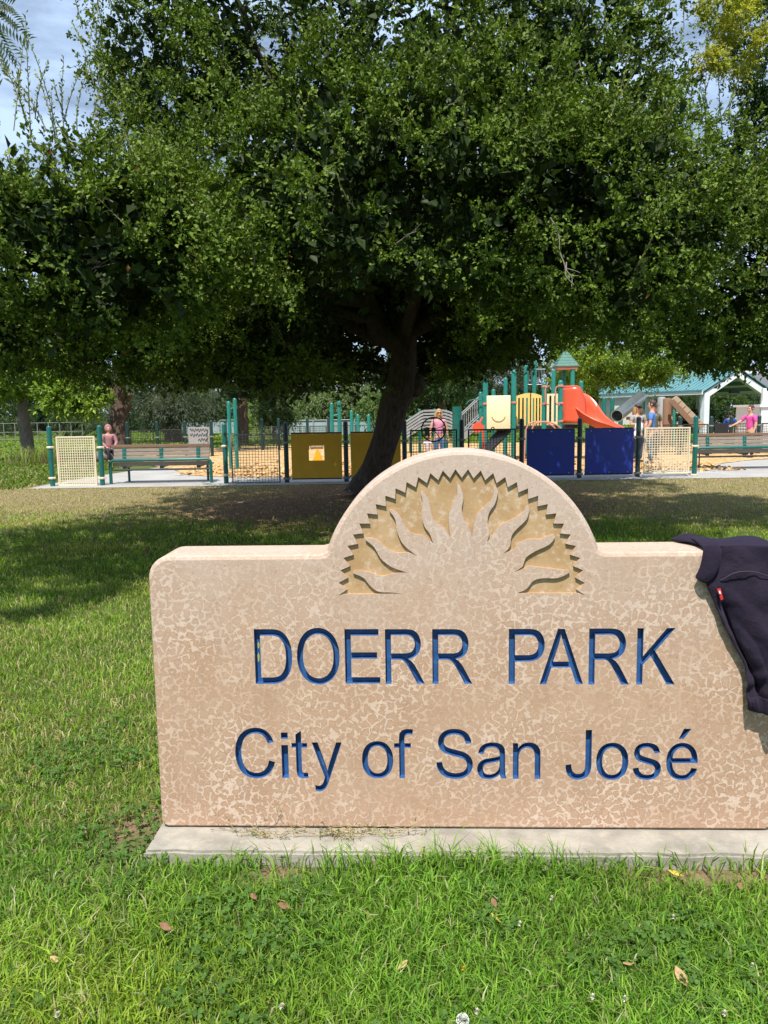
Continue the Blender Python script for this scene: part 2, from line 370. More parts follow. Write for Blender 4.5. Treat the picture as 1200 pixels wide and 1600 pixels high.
mp_ = curve_pts([(-4.9, 20.9), (-2.5, 20.0), (2, 19.9), (6.3, 20.3), (8.2, 21.2), (10.5, 23.2), (13.5, 25.6), (15, 30), (12, 36), (2, 38), (-8, 37), (-9, 29), (-6.2, 23.4)])
sheet('wood_chip_bed', mp_, .022, mm)
# loose chips near the front of the bed
mb = MB()
for i in range(2600):
    x = random.uniform(-5.5, 9); y = 19.7+abs(random.gauss(0, 1))*2.0
    if x < -4 and y < 21: continue
    a = random.uniform(0, 3.14); l, w = random.uniform(.04, .1), random.uniform(.015, .035)
    rot = Euler((random.uniform(-.5, .5), random.uniform(-.5, .5), a)).to_matrix()
    mb.add([rot @ Vector((sx*l, sy*w, 0))+Vector((x, y, .045)) for sx, sy in ((-1, -1), (1, -1), (1, 1), (-1, 1))], [(0, 1, 2, 3)])
o = mb.build('loose_wood_chips', 'mulch'); setp(o, 'loose orange wood chips scattered over the play area bed', 'wood chips', kind='stuff')

# ------------------------------------------------------------------ park sign
SROT = -.0405
d0 = ray(722, 1295); Z0 = .06; BASEPT = G(722, 1295, Z0)
ROTS = Matrix.Rotation(SROT, 3, 'Z')
SN = ROTS @ Vector((0, -1, 0))           # outward normal of the front face
def SP(u, v, off=0.0):                    # photograph pixel -> sign face, in sign coordinates (x, z)
    d = ray(u, v); p0 = Vector((0, 0, HC)); pl = BASEPT+SN*off
    k = (pl-p0).dot(SN)/d.dot(SN); q = ROTS.transposed() @ (p0+d*k-BASEPT)
    return q.x, q.z
sign = root('park_sign', BASEPT, 'tan concrete park sign with carved blue lettering and sunburst arch', 'sign'); sign.rotation_euler = (0, 0, SROT)
OFF[sign] = Vector((0, 0, 0))             # the sign's parts are given in its own coordinates
TH = .235
xl = SP(236, 1000)[0]; xr = -xl; zt = SP(400, 868)[1]; cx_, cz_ = SP(721.8, 925)
ra = SP(721.8, 709)[1]-cz_+.012
# outline (counter-clockwise), rounded shoulders and foot corners
def arc(cx, cz, r_, a0, a1, n): return [(cx+r_*math.cos(a0+(a1-a0)*i/n), cz+r_*math.sin(a0+(a1-a0)*i/n)) for i in range(n+1)]
def outline(ins):
    a = ins; rb, rt = max(.005, .03-a), max(.02, .085-a); rr = ra-a; ztt = zt-a
    xa = math.sqrt(rr*rr-(ztt-cz_)**2); an = math.asin((ztt-cz_)/rr)
    o = arc(xr-a-rb, a*.6+rb, rb, -math.pi/2, 0, 4)+arc(xr-a-rt, ztt-rt, rt, 0, math.pi/2, 8)
    # small fillet where the arch meets the shoulder
    o += [(cx_+xa+.03, ztt), (cx_+xa+.012, ztt+.004)]
    o += arc(cx_, cz_, rr, an+.03, math.pi-an-.03, 64)
    o += [(cx_-xa-.012, ztt+.004), (cx_-xa-.03, ztt)]
    o += arc(xl+a+rt, ztt-rt, rt, math.pi/2, math.pi, 8)+arc(xl+a+rb, a*.6+rb, rb, math.pi, 1.5*math.pi, 4)
    return o
# --- carved contours
GL = {
'D': 'M158 0V1466H663Q834 1466 924 1445Q1050 1416 1139 1340Q1255 1242 1312 1089Q1370 937 1370 741Q1370 574 1331 445Q1292 316 1231 231Q1170 147 1097 98Q1025 50 922 25Q820 0 687 0ZM352 173H665Q810 173 892 200Q975 227 1024 276Q1093 345 1131 461Q1170 578 1170 744Q1170 974 1094 1097Q1019 1221 911 1263Q833 1293 660 1293H352Z',
'O': 'M99 714Q99 1079 295 1285Q491 1492 801 1492Q1004 1492 1167 1395Q1330 1298 1415 1124Q1501 951 1501 731Q1501 508 1411 332Q1321 156 1156 65Q991 -25 800 -25Q593 -25 430 75Q267 175 183 348Q99 521 99 714ZM299 711Q299 446 441 293Q584 141 799 141Q1018 141 1159 295Q1301 449 1301 732Q1301 911 1240 1044Q1180 1178 1063 1251Q947 1325 802 1325Q596 1325 447 1183Q299 1042 299 711Z',
'E': 'M162 0V1466H1222V1293H356V844H1167V672H356V173H1256V0Z',
'R': 'M161 0V1466H811Q1007 1466 1109 1426Q1211 1387 1272 1287Q1333 1187 1333 1066Q1333 910 1232 803Q1131 696 920 667Q997 630 1037 594Q1122 516 1198 399L1453 0H1209L1015 305Q930 437 875 507Q820 577 776 605Q733 633 688 644Q655 651 580 651H355V0ZM355 819H772Q905 819 980 846Q1055 874 1094 934Q1133 995 1133 1066Q1133 1170 1057 1237Q982 1304 819 1304H355Z',
'P': 'M158 0V1466H711Q857 1466 934 1452Q1042 1434 1115 1383Q1188 1333 1232 1242Q1277 1151 1277 1042Q1277 855 1158 725Q1039 596 728 596H352V0ZM352 769H731Q919 769 998 839Q1077 909 1077 1036Q1077 1128 1030 1193Q984 1259 908 1280Q859 1293 727 1293H352Z',
'A': 'M-3 0L560 1466H769L1369 0H1148L977 444H364L203 0ZM420 602H917L764 1008Q694 1193 660 1312Q632 1171 581 1032Z',
'K': 'M150 0V1466H344V739L1072 1466H1335L720 872L1362 0H1106L584 742L344 508V0Z',
'C': 'M1204 514L1398 465Q1337 226 1178 100Q1020 -25 791 -25Q554 -25 405 71Q257 168 179 351Q102 534 102 744Q102 973 189 1143Q277 1314 438 1402Q600 1491 794 1491Q1014 1491 1164 1379Q1314 1267 1373 1064L1182 1019Q1131 1179 1034 1252Q937 1325 790 1325Q621 1325 507 1244Q394 1163 348 1026Q302 890 302 745Q302 558 356 418Q411 279 526 210Q641 141 775 141Q938 141 1051 235Q1164 329 1204 514Z',
'i': 'M136 1259V1466H316V1259ZM136 0V1062H316V0Z',
't': 'M528 161L554 2Q478 -14 418 -14Q320 -14 266 17Q212 48 190 98Q168 149 168 311V922H36V1062H168V1325L347 1433V1062H528V922H347V301Q347 224 356 202Q366 180 387 167Q409 154 449 154Q479 154 528 161Z',
'y': 'M127 -409L107 -240Q166 -256 210 -256Q270 -256 306 -236Q342 -216 365 -180Q382 -153 420 -46Q425 -31 436 -2L33 1062H227L448 447Q491 330 525 201Q556 325 599 443L826 1062H1006L602 -18Q537 -193 501 -259Q453 -348 391 -389Q329 -431 243 -431Q191 -431 127 -409Z',
'o': 'M68 531Q68 826 232 968Q369 1086 566 1086Q785 1086 924 942Q1063 799 1063 546Q1063 341 1001 223Q940 106 822 41Q705 -24 566 -24Q343 -24 205 119Q68 262 68 531ZM253 531Q253 327 342 225Q431 124 566 124Q700 124 789 226Q878 328 878 537Q878 734 788 835Q699 937 566 937Q431 937 342 836Q253 735 253 531Z',
'f': 'M178 0V922H19V1062H178V1175Q178 1282 197 1334Q223 1404 288 1447Q354 1491 472 1491Q548 1491 640 1473L613 1316Q557 1326 507 1326Q425 1326 391 1291Q357 1256 357 1160V1062H564V922H357V0Z',
'S': 'M92 471L275 487Q288 377 335 306Q383 236 483 192Q583 149 708 149Q819 149 904 182Q989 215 1030 272Q1072 330 1072 398Q1072 467 1032 518Q992 570 900 605Q841 628 639 676Q437 725 356 768Q251 823 199 904Q148 986 148 1087Q148 1198 211 1294Q274 1391 395 1441Q516 1491 664 1491Q827 1491 951 1438Q1076 1386 1143 1284Q1210 1182 1215 1053L1029 1039Q1014 1178 927 1249Q841 1320 672 1320Q496 1320 415 1255Q335 1191 335 1100Q335 1021 392 970Q448 919 684 865Q921 812 1009 772Q1137 713 1198 622Q1259 532 1259 414Q1259 297 1192 193Q1125 90 999 32Q874 -25 717 -25Q518 -25 383 33Q249 91 172 207Q96 324 92 471Z',
'a': 'M828 131Q728 46 635 11Q543 -24 437 -24Q262 -24 168 61Q74 147 74 280Q74 358 109 422Q145 487 202 526Q260 565 332 585Q385 599 492 612Q710 638 813 674Q814 711 814 721Q814 831 763 876Q694 937 558 937Q431 937 370 892Q310 848 281 735L105 759Q129 872 184 941Q239 1011 343 1048Q447 1086 584 1086Q720 1086 805 1054Q890 1022 930 973Q970 925 986 851Q995 805 995 685V445Q995 194 1006 127Q1018 61 1052 0H864Q836 56 828 131ZM813 533Q715 493 519 465Q408 449 362 429Q316 409 291 370Q266 332 266 285Q266 213 320 165Q375 117 480 117Q584 117 665 162Q746 208 784 287Q813 348 813 467Z',
'n': 'M135 0V1062H297V911Q414 1086 635 1086Q731 1086 811 1051Q892 1017 932 961Q972 905 988 828Q998 778 998 653V0H818V646Q818 756 797 810Q776 865 722 897Q669 930 597 930Q482 930 398 857Q315 784 315 580V0Z',
'J': 'M59 416L234 440Q241 272 297 210Q353 148 452 148Q525 148 578 181Q631 215 651 272Q671 330 671 456V1466H865V467Q865 283 820 182Q776 81 679 28Q583 -25 453 -25Q260 -25 157 86Q55 197 59 416Z',
's': 'M63 317L241 345Q256 238 324 181Q393 124 516 124Q640 124 700 174Q760 225 760 293Q760 354 707 389Q670 413 523 450Q325 500 248 536Q172 573 132 637Q93 702 93 780Q93 851 125 911Q158 972 214 1012Q256 1043 328 1064Q401 1086 484 1086Q609 1086 703 1050Q798 1014 843 952Q888 891 905 788L729 764Q717 846 659 892Q602 938 497 938Q373 938 320 897Q267 856 267 801Q267 766 289 738Q311 709 358 690Q385 680 517 644Q708 593 783 560Q859 528 902 466Q945 404 945 312Q945 222 892 142Q840 63 741 19Q642 -24 517 -24Q310 -24 201 62Q93 148 63 317Z',
'e': 'M862 342L1048 319Q1004 156 885 66Q766 -24 581 -24Q348 -24 211 119Q75 263 75 522Q75 790 213 938Q351 1086 571 1086Q784 1086 919 941Q1054 796 1054 533Q1054 517 1053 485H261Q271 310 360 217Q449 124 582 124Q681 124 751 176Q821 228 862 342ZM271 633H864Q852 767 796 834Q710 938 573 938Q449 938 364 855Q280 772 271 633ZM440 1200L594 1500H830L590 1200Z',
}
import re
def glyph(s, n=5):
    out = []; cur = None; x = y = 0.0
    for c, a in re.findall(r'([MLHVQZ])([^MLHVQZ]*)', s):
        a = [float(q) for q in a.split()]
        if c == 'M': cur = [(a[0], a[1])]; x, y = a
        elif c == 'L': x, y = a; cur.append((x, y))
        elif c == 'H': x = a[0]; cur.append((x, y))
        elif c == 'V': y = a[0]; cur.append((x, y))
        elif c == 'Q':
            for i in range(1, n+1):
                t = i/n; cur.append(((1-t)**2*x+2*t*(1-t)*a[0]+t*t*a[2], (1-t)**2*y+2*t*(1-t)*a[1]+t*t*a[3]))
            x, y = a[2], a[3]
        elif c == 'Z':
            if abs(cur[0][0]-cur[-1][0])+abs(cur[0][1]-cur[-1][1]) < 1: cur.pop()
            out.append(cur)
    return out
def area(p): return sum(p[i-1][0]*p[i][1]-p[i][0]*p[i-1][1] for i in range(len(p)))/2
def inside(q, poly):
    r_ = False
    for i in range(len(poly)):
        (x1, y1), (x2, y2) = poly[i-1], poly[i]
        if (y1 > q[1]) != (y2 > q[1]) and q[0] < (x2-x1)*(q[1]-y1)/(y2-y1)+x1: r_ = not r_
    return r_
LET = [('D', 398, 456.5, 983, 1068.5), ('O', 464, 530.6, 981, 1069.5), ('E', 539, 593.6, 983, 1068), ('R', 602, 663.5, 983, 1068.5), ('R', 675.5, 738, 983, 1068.5),
       ('P', 795, 851, 982.5, 1068.5), ('A', 843.5, 911.6, 982.5, 1069), ('R', 920, 983.6, 982, 1069.5), ('K', 995, 1055.6, 981.4, 1069.5),
       ('C', 367.6, 429.3, 1137, 1216), ('i', 440, 450.5, 1144.5, 1215.5), ('t', 456, 481.5, 1142, 1216), ('y', 488, 534.7, 1160, 1236.5), ('o', 565.7, 614.3, 1158, 1216), ('f', 616, 645.8, 1139, 1216),
       ('S', 681.8, 738.8, 1138.8, 1217), ('a', 745.5, 792, 1160, 1217.5), ('n', 801.4, 844.5, 1160, 1217), ('J', 883.9, 924.4, 1140.6, 1218.2), ('o', 931.5, 981.8, 1160.5, 1218.5), ('s', 989, 1033, 1160.5, 1218.5), ('e', 1041.4, 1090.5, 1138.8, 1219)]
letters = []
for ch, u0, u1, v0, v1 in LET:
    cs = glyph(GL[ch]); xs = [p[0] for c in cs for p in c]; ys = [p[1] for c in cs for p in c]
    um, vm_ = (u0+u1)/2, (v0+v1)/2
    X0, X1 = SP(u0, vm_)[0], SP(u1, vm_)[0]; Zt, Zb = SP(um, v0)[1], SP(um, v1)[1]
    mp2 = lambda p: (X0+(p[0]-min(xs))/(max(xs)-min(xs))*(X1-X0), Zb+(p[1]-min(ys))/(max(ys)-min(ys))*(Zt-Zb))
    cs = [[mp2(p) for p in c] for c in cs]
    outer = [c for c in cs if not any(inside(c[0], d) for d in cs if d is not c)]
    letters.append([(c, [d for d in cs if d is not c and inside(d[0], c)]) for c in outer])
# --- sunburst recess
def Zm(x, y): return SP(500+x/2.727, 690+y/2.727)
tc_ = (604, 643); teeth = []
NT = 31
for i in range(NT*2+1):
    a = math.pi*1.008-(math.pi*1.016)*i/(NT*2); r_ = 526 if i % 2 == 0 else 489
    teeth.append((tc_[0]+r_*math.cos(a), tc_[1]-r_*math.sin(a)))
rays = [  # pockets between the rays, from the right foot back to the left foot
 [(838, 646), (880, 628), (908, 594), (950, 582), (1010, 582), (1058, 562), (1061, 550), (1030, 546), (980, 541), (930, 535), (890, 531), (862, 544), (823, 558)],
 [(862, 533), (878, 494), (920, 466), (975, 440), (999, 412), (996, 396), (972, 402), (938, 415), (890, 416), (850, 432), (826, 460), (782, 477)],
 [(810, 446), (816, 402), (840, 371), (880, 331), (892, 290), (888, 273), (876, 280), (858, 309), (810, 335), (770, 355), (744, 386), (712, 429)],
 [(722, 385), (714, 341), (722, 300), (746, 265), (758, 215), (752, 199), (741, 205), (733, 243), (700, 279), (668, 311), (656, 350), (648, 403)],
 [(634, 366), (614, 331), (604, 290), (610, 240), (601, 195), (590, 182), (584, 190), (584, 226), (565, 270), (549, 312), (550, 360), (556, 406)],
 [(532, 371), (490, 340), (471, 290), (461, 245), (440, 214), (429, 216), (437, 256), (433, 312), (445, 362), (466, 390), (483, 433)],
 [(440, 402), (392, 390), (360, 355), (340, 314), (312, 292), (296, 294), (320, 330), (329, 382), (350, 432), (385, 466), (413, 488)],
 [(375, 472), (330, 475), (290, 458), (246, 422), (208, 410), (193, 417), (231, 450), (258, 497), (300, 532), (340, 548), (371, 558)],
 [(310, 562), (262, 573), (210, 556), (162, 549), (141, 560), (185, 580), (215, 616), (250, 640), (300, 643), (352, 648)]]
def smooth_poly(pts, n=3):       # open Catmull-Rom
    out = []
    for i in range(len(pts)-1):
        p0, p1, p2, p3 = (Vector(pts[min(max(i+j-1, 0), len(pts)-1)]) for j in range(4))
        for s in range(n):
            t = s/n; q = .5*((2*p1)+(p2-p0)*t+(2*p0-5*p1+4*p2-p3)*t*t+(3*p1-p0-3*p2+p3)*t**3); out.append((q.x, q.y))
    return out+[pts[-1]]
rec = [(98, 651)]+teeth+[(1102, 646)]
tail = []
for k, p in enumerate(rays): tail += smooth_poly(p if k == 0 else [rays[k-1][-1]]+p)[(0 if k == 0 else 1):]
recess = [Zm(*p) for p in rec+tail]
# --- front face with openings
INS = .016
o0, o1, o2 = outline(0), outline(INS*.3), outline(INS)
def tess(polys, y):
    flat = [p for q in polys for p in q]
    return [(x, y, z) for x, z in flat], [tuple(t) for t in tessellate_polygon([[Vector((x, z, 0)) for x, z in q] for q in polys])]
mb = MB()
mb.add(*tess([o2]+[c for l in letters for c, h in l]+[recess], 0))
for l in letters:
    for c, h in l:
        for d in h: mb.add(*tess([d], 0))
def band(a, ya, b, yb, closed=True):
    n = len(a); m_ = n if closed else n-1
    mb.add([(x, ya, z) for x, z in a]+[(x, yb, z) for x, z in b], [(i, (i+1) % n, n+(i+1) % n, n+i) for i in range(m_)])
band(o2, 0, o1, INS*.32); band(o1, INS*.32, o0, INS); band(o0, INS, o0, TH-INS); band(o0, TH-INS, o2, TH)
mb.add(*tess([o2], TH))
me = mb.mesh('slab', 'sign'); bm = bmesh.new(); bm.from_mesh(me); bmesh.ops.remove_doubles(bm, verts=bm.verts, dist=1e-5); bmesh.ops.recalc_face_normals(bm, faces=bm.faces); bm.to_mesh(me); bm.free()
slab = bpy.data.objects.new('slab', me); link(slab, sign); OFF[slab] = Vector((0, 0, 0))
for p in me.polygons:
    p.use_smooth = False
def groove(name, outer, holes, depth, m, inset, parent):
    mb = MB()
    for k, c in enumerate([outer]+holes):
        n = len(c); s = 1 if area(c) > 0 else -1
        if k: s = -s
        ins = []
        for i in range(n):
            e1 = Vector(c[i])-Vector(c[i-1]); e2 = Vector(c[(i+1) % n])-Vector(c[i])
            n1 = Vector((-e1.y, e1.x)).normalized(); n2 = Vector((-e2.y, e2.x)).normalized(); q = (n1+n2)
            q = q.normalized() if q.length > 1e-6 else n1
            ins.append((c[i][0]+q.x*s*inset, c[i][1]+q.y*s*inset))
        mb.add([(x, 0, z) for x, z in c]+[(x, depth, z) for x, z in ins], [(i, (i+1) % n, n+(i+1) % n, n+i) for i in range(n)])
        if k == 0: fo = ins; fh = []
        else: fh.append(ins)
    mb.add(*tess([fo]+fh, depth))
    return mb
for l, spec in zip(letters, LET):
    mb = MB()
    for c, h in l:
        g2 = groove('letter', c, h, .025, 'blue_letter', .003, slab); mb.add(g2.v, g2.f)
    lo = mb.build('letter', 'blue_letter', sign)
rm = groove('r', recess, [], .0105, 'ochre', .0004, slab); rm.build('sunburst_recess', 'ochre', sign)
# yellow paint smears inside the first letter
for (u, v, w, h) in ((404, 1008, 3.2, 11), (404, 1027, 3.2, 15), (453.5, 1003, 2.4, 12)):
    mb = MB(); x, z = SP(u, v, -.025); mb.add([(x+w*.0012*math.cos(k*.524)*(1+.3*math.sin(k*2.7)), .0246, z+h*.0012*math.sin(k*.524)*(1+.25*math.sin(k*3.9+u))) for k in range(12)], [tuple(range(12))]); mb.build('paint_smear', 'yellow_smear', sign)
# footing
mb = MB(); fx0, fx1 = xl-.012, xr+.05
pl = [(fx0, .02), (fx0+.02, 0), (fx1, 0), (fx1+.02, .02)]
bm = bmesh.new(); bmesh.ops.create_cube(bm, size=1)
for q in bm.verts: q.co = Vector(((fx0+fx1)/2+q.co.x*(fx1-fx0), .075+q.co.y*.48, -.062+q.co.z*.12))
bmesh.ops.subdivide_edges(bm, edges=[e for e in bm.edges if abs(e.verts[0].co.x-e.verts[1].co.x) > 1], cuts=60)
bmesh.ops.bevel(bm, geom=[e for e in bm.edges if all(abs(q.co.z+.002) < 1e-4 for q in e.verts) and len(e.link_faces) == 2 and abs(e.calc_face_angle(0)) > 1], offset=.01, segments=2, affect='EDGES')
for q in bm.verts:
    w = mnoise.noise(q.co*9)*.006+mnoise.noise(q.co*31)*.003; q.co.y += w; q.co.z += w*.35 - .001
bm.verts.index_update(); mb.add([q.co for q in bm.verts], [[q.index for q in f.verts] for f in bm.faces]); bm.free()
mb.build('footing', 'footing', sign)
# ------------------------------------------------------------------ jacket draped over the sign
MAT['fleece'] = None
def fleece():
    m, t, b = newmat('navy_fleece'); g = geo(t); n = tnoise(t, g, 260, 4, .7); n2 = tnoise(t, g, 9, 4)
    col = mixc(t, .5, ramp(t, n, (.3, (.010, .008, .016)), (.7, (.028, .021, .036))), ramp(t, n2, (.35, (.014, .010, .021)), (.65, (.027, .020, .034))))
    t.links.new(col, b.inputs['Base Color']); b.inputs['Roughness'].default_value = 1; b.inputs['Specular IOR Level'].default_value = .12
    b.inputs['Sheen Weight'].default_value = .16; b.inputs['Sheen Roughness'].default_value = .45; b.inputs['Sheen Tint'].default_value = (.35, .28, .45, 1)
    ad_ = nd(t, 'ShaderNodeMath', operation='MULTIPLY_ADD'); ad_.inputs[1].default_value = 2.2; t.links.new(tnoise(t, g, 34, 5, .6, .6), ad_.inputs[0]); t.links.new(n, ad_.inputs[2]); bump(t, b, ad_.outputs[0], .55, .006); return m
MAT['fleece'] = fleece(); MAT['mattblack'] = paint('matt_black', (.004, .004, .005), 1, .1, 5, spec=.05)
MAT['tagred'] = paint('red_tag', (.62, .03, .03), .6, .05)
MAT['seam'] = paint('seam_thread', (.035, .03, .045), .9, .1)
jx, jz = SP(1150, 852); JL = ROTS @ Vector((jx, TH/2, zt))+BASEPT
jk = root('fleece_jacket', JL, 'dark navy fleece jacket draped over the right end of the sign', 'jacket'); jk.rotation_euler = (0, 0, SROT)
OFF[jk] = Vector((jx, TH/2, zt))
def interp(tab, x):
    for (a, b), (c, d) in zip(tab, tab[1:]):
        if x <= c: return b+(d-b)*(max(0, x-a)/(c-a))
    return tab[-1][1]
def ease(t): t = min(1, max(0, t)); return t*t*(3-2*t)
# edges of the front fall, in photograph pixels: row v -> left u, right u, fold u
JLft = [(850, 1101), (880, 1112), (905, 1101), (915, 1103), (945, 1117), (976, 1130), (1012, 1149), (1035, 1164), (1060, 1166), (1096, 1166.5), (1110, 1169)]
JRgt = [(850, 1300), (900, 1285), (960, 1262), (1020, 1242), (1060, 1230), (1096, 1222), (1110, 1218)]
JFld = [(850, 1127), (905, 1127), (937, 1129), (980, 1142), (1020, 1162), (1050, 1175), (1073, 1183), (1096, 1192), (1110, 1192)]
rows = []; NC = 44
def jrow(getter): rows.append([getter(c/NC) for c in range(NC+1)])
zt0 = zt
def sag(x): return max(0, x-xr+.015)
for k in range(9):                                    # back fall and over the top
    t = k/8
    def f(c, t=t):
        xL = SP(1101, 852)[0]+.0*t; xR = SP(1300, 852)[0]; x = xL+(xR-xL)*c
        if t < .45: y = TH+.018+.01*math.sin(9*c); z = zt0-.20*(1-t/.45)+.006
        else: s = (t-.45)/.55; y = TH+.018-(TH+.03)*s; z = zt0+.012+.006*math.sin(c*14+s*4)+.010*math.sin(math.pi*s)
        sg = sag(x); z -= sg*.9
        return (x, y, z)
    jrow(f)
NV = 46
for k in range(NV+1):
    v = 853+(1110-853)*k/NV
    def f(c, v=v, k=k):
        q = ease((v-853)/22)
        uL, uR, uF = interp(JLft, v), interp(JRgt, v), interp(JFld, v)
        off = .016+.026*ease((v-880)/190)
        xL, z = SP(uL, v, off); xR = SP(uR, v, off)[0]; xF = SP(uF, v, off)[0]
        x = xL+(xR-xL)*c
        y = -off*q-.012*(1-q)
        cf = (xF-xL)/(xR-xL)
        # rounded sleeve on the right of the fold, flat strip on its left
        if c > cf: s = (c-cf)/(1-cf); y -= .034*ease((v-860)/80)*math.sin(math.pi*min(1, s*1.0))**.6 if s < 1 else 0
        y += .016*ease((v-915)/40)*math.exp(-((c-cf)/.05)**2)*(1-ease((v-1070)/20))
        y += .005*math.sin(c*9+v*.045)+.004*math.sin(c*17-v*.08+1)
        wq = Vector((c*5.0+v*.012, v*.030, 2)); y -= .011*ease((v-860)/40)*mnoise.noise(wq)+.006*mnoise.noise(Vector((c*14, v*.07, 5)))+.007*math.sin(v*.19+c*7)*ease((v-1015)/40)*(1-ease((v-1085)/12))
        if v > 1088: y -= .006*ease((v-1088)/8)*(1 if v < 1104 else .3)
        if v > 1100: z -= .010*math.sin(math.pi*c)*ease((v-1100)/8); y += .008*ease((v-1104)/6)
        y = min(y, -.006)
        return (x, y, z-.5*sag(x)*(1-ease((v-870)/60)))
    jrow(f)
CUFF = None
def gridmesh(rows):
    nc = len(rows[0]); mb = MB(); mb.add([p for r_ in rows for p in r_], [(i*nc+j, i*nc+j+1, (i+1)*nc+j+1, (i+1)*nc+j) for i in range(len(rows)-1) for j in range(nc-1)]); return mb
jb = gridmesh(rows).build('jacket_body', 'fleece', jk, True)
sm = jb.modifiers.new('thick', 'SOLIDIFY'); sm.thickness = .009; sm.offset = 0
ss = jb.modifiers.new('sub', 'SUBSURF'); ss.levels = 1; ss.render_levels = 1
cuf = [[(p[0], p[1]-.007-.003*math.sin(math.pi*(k/5)), p[2]) for p in r_] for k, r_ in enumerate(rows[-5:])]
cu = gridmesh(cuf).build('cuff', 'fleece', jk, True); _m = cu.modifiers.new('thick', 'SOLIDIFY'); _m.thickness = .010; _m.offset = 0; _m = cu.modifiers.new('sub', 'SUBSURF'); _m.levels = _m.render_levels = 1
def strip(ctrl, name, m, parent, thick=.012, n=6, sub=2):    # ctrl: rows of (x, y, z) control points
    mb = gridmesh(ctrl); o = mb.build(name, m, parent, True)
    a = o.modifiers.new('thick', 'SOLIDIFY'); a.thickness = thick; a.offset = 0
    s_ = o.modifiers.new('sub', 'SUBSURF'); s_.levels = s_.render_levels = sub
    return o
def J(u, v, off): x, z = SP(u, v, off); return (x, -off, z)
# turned collar: front flap
strip([[J(1098, 851, .004), J(1112, 850, .006), J(1128, 852, .012)],
       [J(1098, 862, .022), J(1113, 864, .034), J(1128, 866, .04)],
       [J(1094, 884, .024), J(1110, 887, .044), J(1125, 884, .046)],
       [J(1087, 898, .022), J(1104, 903, .045), J(1118, 901, .04)],
       [J(1084.5, 903, .018), J(1095, 909, .036), J(1104, 914, .03)]], 'collar', 'fleece', jk, .013)
# the other half of the collar lying on the top face
def Jt(u, v, y): # point at depth y on the sign
    x, z = SP(u, v, -y); return (x, y, z)
strip([[Jt(1048, 846, .235), Jt(1050, 843, .225), Jt(1055, 846, .20)],
       [Jt(1058, 838, .235), Jt(1062, 838, .21), Jt(1064, 846, .17)],
       [Jt(1072, 833.5, .235), Jt(1078, 836, .19), Jt(1076, 847, .14)],
       [Jt(1088, 836, .22), Jt(1092, 842, .15), Jt(1088, 850, .09)],
       [Jt(1104, 842, .20), Jt(1104, 848, .12), Jt(1099, 853, .04)],
       [Jt(1122, 845, .20), Jt(1120, 850, .10), Jt(1112, 854, .02)]], 'collar', 'fleece', jk, .014)
# black strip sunk in the fold, shoulder seam, cuff edge, red tag
zp = [J(u, v, interp([(905, .018), (940, .022), (1000, .030), (1073, .043)], v)) for u, v in ((1124, 926), (1129, 938), (1134, 952), (1143, 978), (1152, 1000), (1163, 1021), (1172, 1042), (1180, 1066), (1183, 1072))]
mb = MB(); mb.tube(zp, [.001, .0022, .003, .0035, .004, .0045, .005, .005, .002], 8); mb.build('fold_slit', 'mattblack', jk, True)
sp_ = [(1126, 906.5), (1133, 903), (1143, 897), (1155, 893.5), (1170, 892.5), (1185, 895), (1200, 900), (1215, 905)]
mb = MB(); mb.tube([J(u, v, .036+.016*math.sin((u-1126)/90*3.1)) for u, v in sp_], .0022, 6); mb.build('seam', 'seam', jk, True)
mb = MB(); a_, b_, c_, d_ = J(1120, 920, .042), J(1125.5, 919.5, .046), J(1129.5, 936, .048), J(1126, 937.5, .044)
mb.add([a_, b_, c_, d_]+[(p[0], p[1]-.004, p[2]) for p in (a_, b_, c_, d_)], [(0, 1, 2, 3), (4, 7, 6, 5), (0, 4, 5, 1), (1, 5, 6, 2), (2, 6, 7, 3), (3, 7, 4, 0)])
tg = mb.build('brand_tag', 'tagred', jk); tg['label'] = 'small red tag at the slit'
mb = MB(); e_ = J(1123, 923, .0525); mb.add([e_, (e_[0]+.006, e_[1], e_[2]-.002), (e_[0]+.008, e_[1], e_[2]-.012), (e_[0]+.003, e_[1], e_[2]-.011)], [(0, 1, 2, 3)]); mb.build('tag_mark', 'white', tg)

# ------------------------------------------------------------------ playground fence
YF = 18.5; K = YF/F
def FX(u): return P(u, 700, YF).x
def post_mesh(m, h, r_=.055):
    mb = MB(); mb.lathe((0, 0, 0), [(r_, 0), (r_, h-r_*.9), (r_*.95, h-r_*.55), (r_*.75, h-r_*.22), (r_*.4, h-.004), (.004, h)], 14); return mb.mesh('post', m, True)
def clamp_mesh(m, w=.17):
    mb = MB(); mb.lathe((0, 0, -.026), [(.064, 0), (.071, .01), (.071, .042), (.064, .052)], 14); mb.bbox((.0, 0, 0), (w, .05, .04), .008); return mb.mesh('clamp', m, True)
PG, PD = post_mesh('green_post', 1.40), post_mesh('shaded_post', 1.40)
CC, CG = clamp_mesh('cream'), clamp_mesh('greywire')
def fpost(fence, x, y, dark=False, h=1, zs=(.16, .9)):
    o = place('post', PD if dark else PG, fence, (x, y, 0)); o.scale = (1, 1, h)
    for z in zs: place('clamp', CG if dark else CC, o, (x, y, z))
    if h != 1:
        for c in o.children: c.scale = (1, 1, 1/h)
